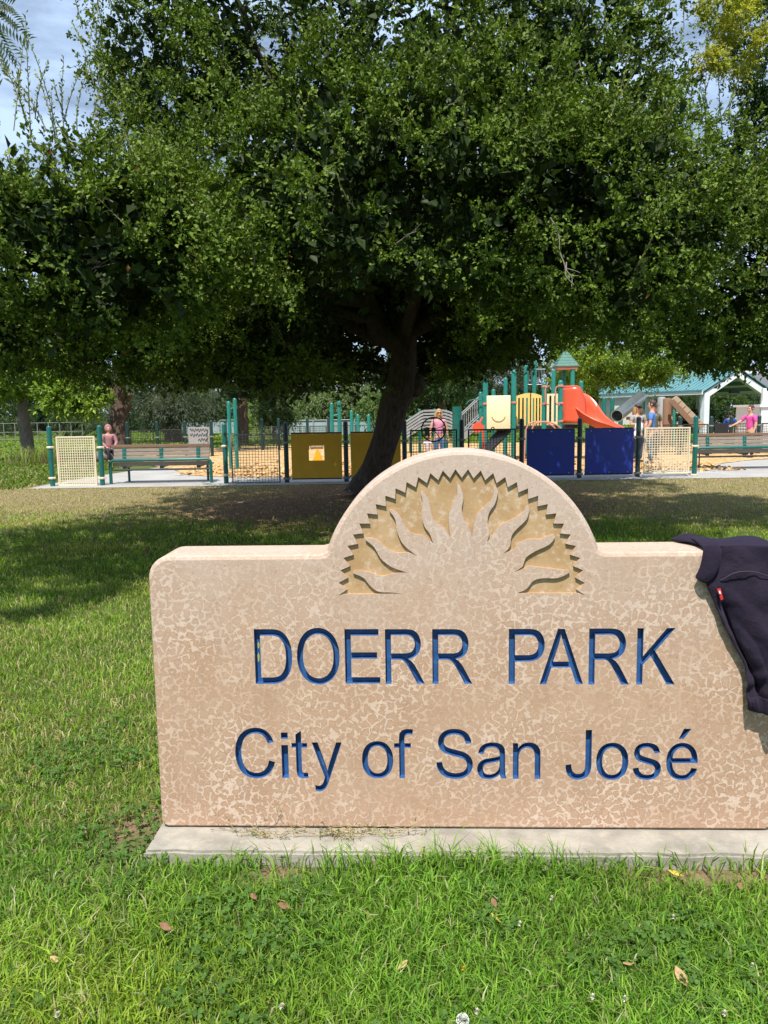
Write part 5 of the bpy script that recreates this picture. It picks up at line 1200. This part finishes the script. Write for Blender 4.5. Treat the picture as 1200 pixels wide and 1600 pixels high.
Y3, _ = leaf_cloud([(*qq(1140, 535, 11.2), .6, .6, .3, 1), (*qq(1195, 525, 11.2), .5, .6, .4, 1)], 110, 6, 11, .24, .075, .045, [(.10, .16, .03), (.08, .14, .025), (.12, .18, .035)], 14)
crown_obj('crown', join(Y1, Y2, Y3), 'softleaf', t3)

# ---- trees further back
def tree(name, label, base, trunkpts, tr, lobes, n, twigs, per, tl, ln, wd, pal, seed, bark='bark2', mat='softleaf', group=None, limbs=(), **kw):
    b = Vector(base); r0 = root(name, b, label, 'tree', group)
    mb = MB(); pts = dense([Vector(p) for p in trunkpts], 3); mb.tube(pts, taper(len(pts), *tr), 12)
    for i in range(len(mb.v)): q = Vector(mb.v[i]); w = mnoise.noise(q*3+Vector((seed, 0, 0)))*.05; mb.v[i] = (q.x+w, q.y+w, q.z)
    mb.build('trunk', bark, r0, True)
    if limbs:
        mb = MB()
        for i, (a, c_, ra_, rb_) in enumerate(limbs): limb(mb, a, c_, ra_, rb_, .1, seed+i)
        mb.build('limbs', bark, r0, True)
    d, _ = leaf_cloud(lobes, n, twigs, per, tl, ln, wd, pal, seed, **kw); crown_obj('crown', d, mat, r0); return r0
BR = [(.19, .29, .028), (.15, .25, .024), (.25, .34, .04), (.11, .19, .022)]
DK = [(.020, .045, .014), (.028, .058, .018), (.036, .07, .022)]
MID = [(.045, .085, .022), (.06, .105, .03), (.035, .07, .02)]
PALE = [(.13, .18, .06), (.16, .21, .08), (.10, .15, .05)]
GRY = [(.12, .15, .10), (.16, .185, .125), (.09, .12, .075)]
q = lambda u, v, Y: tuple(P(u, v, Y))
def gb(u, Y): p = P(u, 690, Y); return (p.x, Y, 0)
tree('sapling', 'slim pale barked sapling with bright leaves left of the cream panel', gb(42, 29), [gb(43, 29), q(38, 660, 29), q(33, 620, 29), q(28, 590, 29), q(20, 550, 29)], (.26, .10),
     [(*q(20, 578, 29), 1.5, 1.3, .75, 3), (*q(-20, 560, 28.5), 1.3, 1.3, 1.2, 3), (*q(100, 618, 28.2), .75, .6, .34, 1.3), (*q(140, 625, 28), .45, .4, .26, 1), (*q(60, 575, 29), 1.2, 1.0, .6, 1.5)], 320, 6, 10, .4, .15, .075, BR, 31, 'bark3', droop=.3, limbs=[(q(31, 605, 29), q(60, 590, 29), .1, .03), (q(31, 605, 29), q(-15, 570, 29), .1, .03), (q(50, 598, 29), q(120, 622, 28.2), .05, .015)])
tree('forked_tree', 'broad forked brown trunk behind the left bench with dark crown', gb(188, 33), [gb(188, 33), q(187, 680, 33), q(185, 655, 33), q(185, 630, 33), q(186, 600, 33), q(190, 560, 33)], (.50, .16), [(*q(190, 540, 33), 3.5, 2.5, 1.6, 3), (*q(110, 550, 33), 2.4, 2, 1.2, 2), (*q(280, 555, 33), 2.6, 2, 1.1, 2)], 330, 6, 10, .5, .16, .08, DK, 32, limbs=[(q(184, 640, 33), q(168, 600, 33), .28, .14), (q(186, 640, 33), q(186, 590, 33), .32, .2), (q(188, 650, 33), q(205, 615, 33), .2, .1), (q(168, 600, 33), q(140, 560, 33), .14, .04), (q(186, 590, 33), q(200, 550, 33), .2, .05)])
tree('leaning_tree', 'thick grey leaning trunk with silvery drooping foliage left of the teal poles', gb(273, 46), [gb(274, 46), q(271, 680, 46), q(264, 660, 46), q(258, 640, 46), q(252, 615, 46)], (.62, .38), [(*q(262, 628, 45.5), 1.2, 1, .9, 2), (*q(240, 600, 46), 2, 1.6, 1.2, 2), (*q(300, 622, 47), 1.4, 1.2, .8, 1.6), (*q(150, 640, 47), 1.6, 1.2, .7, 1)], 300, 7, 12, .7, .26, .03, GRY, 33, 'bark3', droop=.8)
tree('shaded_tree', 'dark straight trunk standing beside the tall teal poles', gb(379, 40), [gb(379, 40), q(380, 665, 40), q(379, 640, 40), q(378, 600, 40)], (.30, .24), [(*q(380, 570, 40), 3, 2.4, 1.6, 2)], 200, 6, 10, .5, .18, .09, DK, 34)
tree('young_tree', 'small pale green tree left of the first yellow board', gb(427, 44), [gb(427, 44), q(427, 670, 44), q(426, 640, 44), q(426, 615, 44)], (.09, .04), [(*q(425, 640, 44), .9, .8, .75, 2), (*q(425, 612, 44), .6, .6, .5, 1), (*q(445, 650, 44), .5, .5, .6, 1)], 190, 6, 9, .4, .15, .06, PALE, 35, 'bark3', droop=.9)
tree('weeping_tree', 'pale weeping tree behind the paired teal poles', gb(505, 58), [gb(505, 58), q(505, 660, 58), q(506, 625, 58)], (.2, .1), [(*q(520, 640, 58), 1.9, 1.5, 1.1, 3), (*q(490, 640, 58), 1.2, 1, .9, 2), (*q(560, 630, 58), 1.9, 1.5, 1.2, 3), (*q(470, 640, 58), 1, 1, 1, 1)], 260, 7, 10, .7, .28, .08, PALE, 36, 'bark3', droop=1.0)
tree('feathery_tree', 'soft pale green tree just right of the oak trunk', gb(668, 50), [gb(668, 50), q(668, 660, 50), q(666, 625, 50)], (.2, .1), [(*q(665, 628, 50), 1.7, 1.5, .9, 3), (*q(700, 618, 50), 1.5, 1.5, .9, 2), (*q(640, 640, 50), 1.2, 1.0, .6, 2), (*q(600, 640, 52), 1.6, 1, .8, 2)], 260, 7, 10, .6, .22, .08, [(.10, .16, .04), (.13, .19, .055), (.075, .125, .035)], 37, 'bark3', droop=.5)
tree('redwood_tree', 'straight reddish trunk rising behind the woman in pink', gb(691, 47), [gb(691, 47), q(691, 660, 47), q(690, 600, 47)], (.22, .18), [(*q(700, 580, 47), 2, 2, 1.5, 2)], 150, 6, 9, .5, .2, .08, MID, 38)
tree('silver_tree', 'grey green conifer behind the stair rails', gb(745, 55), [gb(745, 55), q(745, 640, 55), q(745, 590, 55)], (.3, .1), [(*q(740, 620, 55), 1.9, 1.6, 1.6, 3), (*q(775, 605, 55), 1.8, 1.5, 2.0, 3), (*q(715, 600, 56), 1.6, 1.5, 1.8, 2)], 280, 7, 11, .6, .22, .06, [(.07, .09, .055), (.10, .12, .075), (.05, .07, .04)], 39, droop=.3)
tree('maple_tree', 'bright green leafy tree hanging in front of the pavilion roof', gb(928, 40), [gb(928, 40), q(928, 650, 40), q(930, 600, 39), q(935, 560, 38)], (.3, .14), [(*q(925, 555, 36), 1.6, 1.6, 1.1, 4), (*q(985, 552, 35), 2.0, 1.8, 1.0, 4), (*q(1045, 556, 34), 1.6, 1.5, .75, 3), (*q(900, 590, 38), .9, 1.0, 1.4, 2), (*q(1020, 582, 34.5), .5, .5, .35, 1), (*q(962, 586, 35), .6, .6, .35, 1), (*q(1060, 545, 34), 1.5, 1.4, .8, 2), (*q(1000, 530, 36), 3, 2, 1.2, 2)], 620, 7, 10, .42, .13, .065, BR, 40, 'bark2', droop=.3, limbs=[(q(932, 580, 38.5), q(990, 560, 35.5), .1, .03), (q(932, 590, 38.5), q(900, 560, 38), .1, .03), (q(990, 560, 35.5), q(1045, 560, 34.2), .06, .02)])
tree('clipped_tree', 'small rounded tree seen through the pavilion opening', gb(1136, 60), [gb(1139, 60), q(1138, 660, 60), q(1134, 645, 60)], (.16, .1), [(*q(1138, 634, 60), 1.15, 1.1, .85, 3), (*q(1128, 640, 60), .7, .7, .5, 1)], 190, 6, 9, .35, .14, .07, [(.075, .13, .03), (.06, .11, .025), (.09, .15, .04)], 41)
tree('garden_tree', 'green garden tree beside the dormer of the far house', gb(1180, 62), [gb(1180, 62), q(1180, 655, 62), q(1179, 640, 62)], (.16, .1), [(*q(1181, 636, 62), 1.2, 1.1, 1.0, 3)], 130, 6, 9, .35, .16, .08, MID, 42)
tree('garden_shrub_tree', 'dark garden tree behind the leaning log ramp', gb(1108, 64), [gb(1108, 64), q(1106, 655, 64), q(1104, 645, 64)], (.16, .1), [(*q(1096, 632, 64), 1.5, 1.1, .7, 3), (*q(1045, 640, 64), 1.5, 1.2, 1.1, 3)], 170, 6, 9, .35, .18, .09, MID, 43)
tree('bare_tree', 'little dark branching tree in front of the screened court fence', gb(311, 58), [gb(311, 58), q(311, 672, 58), q(310, 664, 58)], (.16, .1), [(*q(310, 640, 58), 1.8, 1.4, .7, 3)], 130, 6, 8, .4, .2, .1, MID, 44, limbs=[(q(310, 668, 58), q(302, 655, 58), .08, .03), (q(310, 668, 58), q(320, 656, 58), .08, .03)])
# dense wood line behind: many tree crowns standing in a row
wl = []
names = ['dark', 'mid', 'olive']
for i in range(1, 14):
    u = -160+i*102+random.uniform(-15, 15); Y = 84+random.uniform(-6, 12); h = random.uniform(6.0, 9.5) if not 2 < i < 7 else random.uniform(5.5, 7.5); w = random.uniform(3.6, 4.8)
    b = gb(u, Y); pal = (DK, MID, [(.05, .075, .028), (.065, .09, .035)], DK)[i % 4]
    lab = ['dark', 'green', 'olive', 'deep green'][i % 4]
    where = ['beyond the left edge of the frame', 'at the left edge behind the ball field', 'behind the sapling', 'behind the forked trunk', 'behind the leaning trunk', 'behind the tall teal poles', 'left of the weeping tree', 'behind the oak trunk', 'behind the arched bridge', 'behind the smile panel', 'behind the red slide', 'behind the tube slide', 'behind the pavilion ridge', 'behind the far house', 'beyond the right edge of the frame'][i]
    tree('woodland_tree', '%s woodland tree on the skyline %s' % (lab, where), b, [b, (b[0], b[1], h*.4), (b[0]+.3, b[1], h*.8)], (.35, .1), [(b[0], b[1], h*.58, w, 3.2, h*.36, 4), (b[0]-w*.5, b[1]-1, h*.36, w*.7, 2.4, h*.27, 3), (b[0]+w*.5, b[1]-1, h*.33, w*.7, 2.4, h*.27, 3), (b[0], b[1]-1.5, h*.2, w*.9, 2, h*.17, 3)], 170, 6, 8, .8, .42, .24, pal, 60+i, group='woodland trees along the far skyline')
# bushes at the field edge
def bush(u, Y, rx, rz, pal, label, seed, n=95):
    b = gb(u, Y); r0 = root('bush', b, label, 'bush', 'bushes along the field edge'); d, _ = leaf_cloud([(b[0], b[1], rz*.75, rx, rx*.7, rz, 1), (b[0]-rx*.5, b[1], rz*.5, rx*.7, rx*.6, rz*.8, 1), (b[0]+rx*.5, b[1], rz*.5, rx*.7, rx*.6, rz*.8, 1)], n, 6, 9, .4, .17, .08, pal, seed); crown_obj('foliage', d, 'softleaf', r0)
bush(15, 66, 2.2, 1.4, MID, 'round green bush behind the ball field fence at the left', 80); bush(120, 58, 1.8, 1.5, MID, 'green bush behind the right end of the ball field fence', 81); bush(230, 70, 2.6, 1.8, DK, 'dark bush between the forked and leaning trunks', 82); bush(345, 72, 2.5, 2.2, BR, 'bright green bush behind the tall teal poles', 83); bush(760, 60, 2.2, 1.6, DK, 'dark bush under the play structure deck', 84); bush(1100, 52, 1.0, .9, DK, 'low dark bush beside the pavilion column', 85)
# ------------------------------------------------------------------ lawn
GREEN = np.array([[.190, .315, .032], [.150, .268, .028], [.240, .360, .046], [.230, .310, .046], [.115, .220, .030]])
STRAW = np.array([[.44, .36, .18], [.38, .30, .14], [.50, .43, .25], [.32, .31, .12]])
def blades(xy, hgt, wid, col, seed, lean=.55, z0=0.0):
    rg = np.random.default_rng(seed); n = len(xy); a = rg.random(n)*2*np.pi; face = rg.random(n)*2*np.pi
    h = hgt[:, None]; w = wid[:, None]/2; ld = np.stack([np.cos(a), np.sin(a), 0*a], 1)*(lean*(.25+rg.random((n, 1))*1.1))
    sd = np.stack([np.cos(face), np.sin(face), 0*a], 1); base = np.concatenate([xy, np.full((n, 1), z0)], 1); up = np.array([[0, 0, 1.0]])
    mid = base+up*h*.58+ld*h*.32; tip = base+up*h*(.95-.30*np.linalg.norm(ld, axis=1, keepdims=True))+ld*h*.95
    v = np.empty((n, 5, 3), np.float32); v[:, 0] = base-sd*w*.8; v[:, 1] = base+sd*w*.8; v[:, 2] = mid+sd*w; v[:, 3] = mid-sd*w; v[:, 4] = tip
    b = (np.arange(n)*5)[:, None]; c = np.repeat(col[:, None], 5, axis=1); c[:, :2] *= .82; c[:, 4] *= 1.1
    return v.reshape(-1, 3), b+np.array([[0, 1, 2, 3]]), b+np.array([[3, 2, 4]]), c.reshape(-1, 3)
inv = np.array(ROTS.transposed()); bp = np.array(BASEPT)
def in_footing(xy, m=0.0):
    p = np.concatenate([xy-bp[:2], np.zeros((len(xy), 1))], 1) @ inv.T
    return (p[:, 0] > fx0-m) & (p[:, 0] < fx1+m) & (p[:, 1] > -.165-m) & (p[:, 1] < .315+m), p
def lawn_points(n, y0, y1, pw, seed):
    rg = np.random.default_rng(seed); u = rg.random(n)
    # density falls as y**-pw while the width of the view grows
    k = 2-pw; y = (y0**k+u*(y1**k-y0**k))**(1/k); x = (rg.random(n)*2-1)*(.53*y+.35)
    return np.stack([x, y], 1), rg
tot = []
xy, rg = lawn_points(310000, 1.55, 17.9, 1.62, 3)
inn, loc = in_footing(xy); keepm = ~inn
hid = (xy[:, 1] > 3.5) & (np.abs(xy[:, 0]/xy[:, 1]-.10) < .33) & (xy[:, 1] < 8.6)
keepm &= ~(hid & (rg.random(len(xy)) < .75))
# bare soil at the left foot of the sign and along part of the footing
bare = np.exp(-((loc[:, 0]-(xl-.10))/.15)**2-((loc[:, 1]+.02)/.25)**2)+.8*np.exp(-((loc[:, 0]-(xl+.55))/.22)**2-((loc[:, 1]+.24)/.07)**2)+.9*np.exp(-((loc[:, 0]-(xr-.28))/.30)**2-((loc[:, 1]+.225)/.055)**2)
keepm &= rg.random(len(xy)) > np.minimum(bare*1.15, .97)
# thin dry ground near the path and under the oak
n1 = fbm(xy, .55); dry = np.clip((xy[:, 1]+n1*1.8-11.6+1.3*(xy[:, 0] > 2.2))/3.2, 0, 1); oakd = np.hypot(xy[:, 0]-.3, xy[:, 1]-14.4)+fbm(xy, .8)*.8
keepm &= rg.random(len(xy)) > np.clip((4.4-oakd)/2.0, 0, .88)
xy, dry, loc = xy[keepm], dry[keepm], loc[keepm]; n = len(xy); rg = np.random.default_rng(5)
far = np.clip((xy[:, 1]-2.2)/12, 0, 1)
n2 = fbm(xy, 1.9); n3 = fbm(xy+7, .9)
hgt = (.036+.034*rg.random(n)**1.3)*(1+.28*n2)*(1-.45*dry)
front = (xy[:, 1] < 2.95); hgt[front] *= 1.22
tall = (np.abs(loc[:, 1]+.205) < .06) & (rg.random(n) < .48) & (loc[:, 0] > xl+.3); hgt[tall] *= 1.75
wid = .0036*(1+xy[:, 1]*.11)*(.7+.6*rg.random(n))
pst = .05+.16*np.clip(n3*1.1+.1, 0, 1)*(xy[:, 1] > 3.0)+.74*dry
pst = np.where(xy[:, 0] < -.8, pst+.12*(xy[:, 1] < 7)+.1*(xy[:, 1] > 3), pst)
st_ = rg.random(n) < pst
col = np.where(st_[:, None], STRAW[rg.integers(0, 4, n)], GREEN[rg.integers(0, 5, n)])*(.8+.45*rg.random((n, 1)))*(1+.14*n2[:, None]); col = np.clip(col, .01, .6)
col[:, 0] *= np.where(xy[:, 1] < 3.0, .86, 1.0)
yl = np.clip(n3, 0, 1)[:, None]*(~st_)[:, None]; col = col*(1+yl*np.array([.45, .12, .05]))
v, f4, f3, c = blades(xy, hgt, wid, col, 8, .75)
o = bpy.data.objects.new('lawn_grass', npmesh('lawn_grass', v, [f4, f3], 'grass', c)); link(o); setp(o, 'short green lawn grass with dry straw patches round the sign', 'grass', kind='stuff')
# far grass field
rg = np.random.default_rng(15); n = 26000; y = 25+rg.random(n)**1.6*45; x = (rg.random(n)*2-1)*(.56*y); xy = np.stack([x, y], 1)
ok = ~((x > -9.5) & (x < 15.5) & (y < 38)) & ~((x > -13.5) & (x < -3) & (y < 29.5)); xy = xy[ok]; n = len(xy)
v, f4, f3, c = blades(xy, .05+.06*rg.random(n), .05+.0016*xy[:, 1], GREEN[rg.integers(0, 5, n)]*(.8+.5*rg.random((n, 1)))*np.array([1.1, 1, 1]), 9)
o = bpy.data.objects.new('field_grass', npmesh('field_grass', v, [f4, f3], 'grass', c)); link(o); setp(o, 'mown grass of the field beyond the playground', 'grass', kind='stuff')
rg = np.random.default_rng(16); n = 15000; xy = np.stack([-8.1-rg.random(n)*7, 17.6+rg.random(n)*11], 1)
v, f4, f3, c = blades(xy, .04+.07*rg.random(n), .028+.02*rg.random(n), np.where(rg.random((n, 1)) < .25, STRAW[rg.integers(0, 4, n)]*.8, GREEN[rg.integers(0, 5, n)]*(.5+.4*rg.random((n, 1)))), 10)  # blade colours dimmed to paint in partial shade on the verge
o = bpy.data.objects.new('verge_grass', npmesh('verge_grass', v, [f4, f3], 'grass', c)); link(o); setp(o, 'rough green verge left of the cream fence panel', 'grass', kind='stuff')
# tall dry weeds beside the sapling
wd_ = root('weed_clump', gb(58, 27), 'tall dry weed clump left of the cream fence panel', 'weeds'); n = 420; rg = np.random.default_rng(33); xy = np.stack([wd_.location.x+rg.normal(size=n)*.55, 27+rg.normal(size=n)*.5], 1)
v, f4, f3, c = blades(xy, .3+.55*rg.random(n), np.full(n, .022), np.where(rg.random((n, 1)) < .6, STRAW[rg.integers(0, 4, n)]*.6, GREEN[rg.integers(0, 5, n)]), 34, .5)
o = bpy.data.objects.new('stems', npmesh('stems', v-np.array([*wd_.location], np.float32), [f4, f3], 'grass', c)); link(o, wd_); setp(o, kind='stuff')
# clover
rg = np.random.default_rng(17); n = 15000
xy = np.stack([(rg.random(n)*2-1)*1.9, 1.55+rg.random(n)**1.2*2.6], 1); nz = fbm(xy, 3.1)+.6*fbm(xy+3, 7); inn, loc = in_footing(xy)
ok = (~inn) & (nz > .12) & ((xy[:, 1] < 2.9) | (xy[:, 0] < -.9)); xy = xy[ok]; n = len(xy)
hz = .022+.034*rg.random(n); sz = .0085+.006*rg.random(n); ang = rg.random(n)*6.28; V, Fs, Cc = [], [], []
tilt = unit(np.stack([rg.normal(size=n)*.45, rg.normal(size=n)*.45, np.ones(n)], 1))
for k in range(3):
    a = ang+k*2.094; d = np.stack([np.cos(a), np.sin(a), 0*a], 1); d = unit(d-tilt*np.sum(d*tilt, 1, keepdims=True)); s = np.cross(tilt, d)
    p = np.concatenate([xy, hz[:, None]], 1); r_ = sz[:, None]
    vv = np.stack([p, p+d*r_*.55+s*r_*.55+tilt*r_*.12, p+d*r_*1.05+s*r_*.42+tilt*r_*.1, p+d*r_*.98, p+d*r_*1.05-s*r_*.42+tilt*r_*.1, p+d*r_*.55-s*r_*.55+tilt*r_*.12], 1)
    b = (np.arange(n)*6)[:, None]+k*n*6; V.append(vv.reshape(-1, 3)); Fs.append(b+np.array([[0, 1, 2, 3]])); Fs.append(b+np.array([[0, 3, 4, 5]]))
    Cc.append(np.repeat(np.array([[.085, .165, .034]])*(.7+.6*rg.random((n, 1))), 6, 0))
o = bpy.data.objects.new('clover_patch', npmesh('clover_patch', np.concatenate(V), Fs, 'grass', np.concatenate(Cc))); link(o); setp(o, 'low clover leaves growing through the lawn in front of the sign', 'clover', kind='stuff')
# creeping dry runners on the footing
rg = np.random.default_rng(41); P0 = []; mb = MB()
for k in range(46):
    lx = xl+.28+rg.random()*.62; a = rg.normal()*.5+(0 if rg.random() < .5 else math.pi); ln_ = .05+rg.random()*.12; z = .004; ly = -.02-rg.random()*.06
    pts = []
    for i in range(5):
        t = i/4; pts.append(ROTS @ Vector((lx+math.cos(a)*ln_*t, ly+math.sin(a)*ln_*t*.3-.004*rg.random(), z+.02*math.sin(3.1*t)*rg.random()+(.10*t*t if k % 9 == 0 else 0)))+BASEPT)
    mb.tube(pts, .0011, 4, False); P0 += pts
o = mb.build('dry_runners', paint('dry_runner', (.36, .28, .15), .9, .3, 30)); setp(o, 'dry creeping grass runners lying on the sign footing', 'dry grass', kind='stuff')
n = len(P0); pp = np.array([tuple(p) for p in P0]); sel = rg.choice(n, 260); vq = leaves(pp[sel]+rg.normal(size=(260, 3))*.004, rg.normal(size=(260, 3))+np.array([0, -.2, .5]), rg.normal(size=(260, 3))+np.array([0, -.5, 1]), .022, .004, np.where(rg.random((260, 1)) < .55, np.array([[.33, .26, .12]]), np.array([[.10, .16, .03]])))
o = bpy.data.objects.new('runner_leaves', npmesh('runner_leaves', vq[0], [vq[1]], 'grass', vq[2])); link(o); setp(o, 'tiny green and dry leaf blades along the runners on the footing', 'dry grass', kind='stuff')

# ------------------------------------------------------------------ small things on the lawn
MAT['deadleaf'] = paint('tan_dead_leaf', (.40, .25, .12), .7, .25, 60); MAT['brownleaf'] = paint('brown_dead_leaf', (.20, .10, .05), .7, .25, 60); MAT['yellowleaf'] = paint('yellow_dead_leaf', (.55, .36, .06), .7, .2, 60)
def fallen(u, v, ln_, m, rz, label, z=.045):
    c = G(u, v, z); mb = MB(); rows_ = []
    for i in range(7):
        t = i/6; w = math.sin(math.pi*min(1, t*.97+.02))**.8*ln_*.27; rows_.append([Vector((-w, ln_*(t-.5), .3*w+ln_*.12*(t-.5)**2*4)), Vector((0, ln_*(t-.5), ln_*.10*(t-.5)**2*4)), Vector((w, ln_*(t-.5), .45*w+ln_*.12*(t-.5)**2*4))])
    rot = Euler((random.uniform(.2, .5), random.uniform(-.3, .3), rz)).to_matrix(); rows_ = [[tuple(rot @ p+c) for p in r_] for r_ in rows_]
    g_ = gridmesh(rows_); g_.tube([tuple(rot @ Vector((0, -ln_*.5, ln_*.10))+c), tuple(rot @ Vector((0, -ln_*.72, ln_*.16))+c)], .0012, 5)
    o = g_.build('fallen_leaf', m, None, True); s_ = o.modifiers.new('t', 'SOLIDIFY'); s_.thickness = .0008; setp(o, label, 'leaf', 'fallen leaves on the lawn')
fallen(1063, 1527, .058, 'deadleaf', .35, 'large curled tan leaf low in the right front lawn')
fallen(1054, 1366, .05, 'yellowleaf', 1.4, 'yellow leaf lying just below the footing at the right', .03)
fallen(1157, 1386, .04, 'brownleaf', .8, 'brown leaf below the footing near the right edge', .03)
fallen(630, 1508, .036, 'deadleaf', -.9, 'small tan leaf low in the middle of the front lawn')
fallen(772, 1411, .034, 'brownleaf', .2, 'brown leaf in the grass below the middle of the footing')
fallen(772, 1434, .032, 'yellowleaf', 1.0, 'yellowish leaf just below the middle brown leaf')
fallen(443, 1417, .045, 'brownleaf', 1.5, 'flat brown leaf below the left part of the footing')
fallen(258, 1449, .045, 'brownleaf', 1.3, 'reddish brown leaf in the left front lawn')
fallen(396, 1402, .034, 'brownleaf', .7, 'small brown leaf just left of the flat brown one')
fallen(980, 1508, .04, 'deadleaf', 2.2, 'slim tan leaf left of the large curled one')
fallen(85, 1500, .034, 'deadleaf', 1.2, 'pale leaf at the lower left of the lawn')
fallen(1138, 803, .14, 'brownleaf', .4, 'rusty fallen leaf on the grass above the jacket', .05)
fallen(228, 862, .11, 'brownleaf', .9, 'brown leaf in the shade left of the sign shoulder', .05)
def flower(name, u, v, z, label, group, head, r_):
    c = G(u, v, z); r0 = root(name, (c.x, c.y, 0), label, 'flower', group); mb = MB(); mb.tube([(c.x, c.y, 0), (c.x+.003, c.y, z*.5), (c.x, c.y, z)], .0012, 5); mb.build('stem', 'stemgreen', r0)
    mb = MB(); rd = random.Random(int(u*7+v))
    for i in range(70 if head != 'clock' else 150):
        d = Vector((rd.gauss(0, 1), rd.gauss(0, 1), rd.gauss(0, 1)+(.25 if head != 'clock' else 0))).normalized(); p = c+d*r_*.35; q = c+d*r_; s = d.cross(Vector((.3, .5, .8))).normalized()*r_*(.16 if head != 'clock' else .05)
        mb.add([p, q-s, q+s], [(0, 1, 2)])
        if head == 'clock':
            s2 = d.cross(s).normalized(); 
            for k in range(3): a = k*1.05; e = (s.normalized()*math.cos(a)+s2*math.sin(a))*r_*.22; mb.add([q-e, q+e, q+d*r_*.06], [(0, 1, 2)])
    mb.build('flower_head', {'clover': 'cloverwhite', 'clock': 'fluff', 'yellow': 'dandelion'}[head], r0)
MAT['stemgreen'] = paint('stem_green', (.09, .15, .04), .7, .2, 30); MAT['cloverwhite'] = paint('clover_white', (.66, .60, .50), .8, .2, 90); MAT['fluff'] = paint('seed_fluff', (.72, .72, .68), .9, .1, 60); MAT['dandelion'] = paint('dandelion_yellow', (.75, .48, .02), .7, .1, 60)
for u, v, lab in ((926, 1557, 'left one of two neighbouring white clover flowers low right'), (976, 1560, 'right one of two neighbouring white clover flowers low right'), (1132, 1583, 'white clover flower nearest the bottom right corner'), (1176, 1509, 'white clover flower at the right edge beside the curled leaf'), (812, 1443, 'white clover flower below the middle of the sign footing'), (862, 1403, 'white clover flower just below the footing under the name'), (745, 1580, 'white clover flower beside the fluffy dandelion seed head'), (1052, 1433, 'white clover flower below the yellow leaf on the right'), (90, 1585, 'white clover flower in the bottom left corner'), (440, 1572, 'white clover flower at the bottom left of centre')):
    flower('clover_flower', u, v, .055, lab, 'white clover flowers in the lawn', 'clover', .0085)
flower('dandelion_clock', 723, 1594, .07, 'white fluffy dandelion seed head at the bottom edge', None, 'clock', .016)
flower('dandelion_flower', 724, 1513, .06, 'tiny yellow dandelion flower in the front lawn', None, 'yellow', .0065)
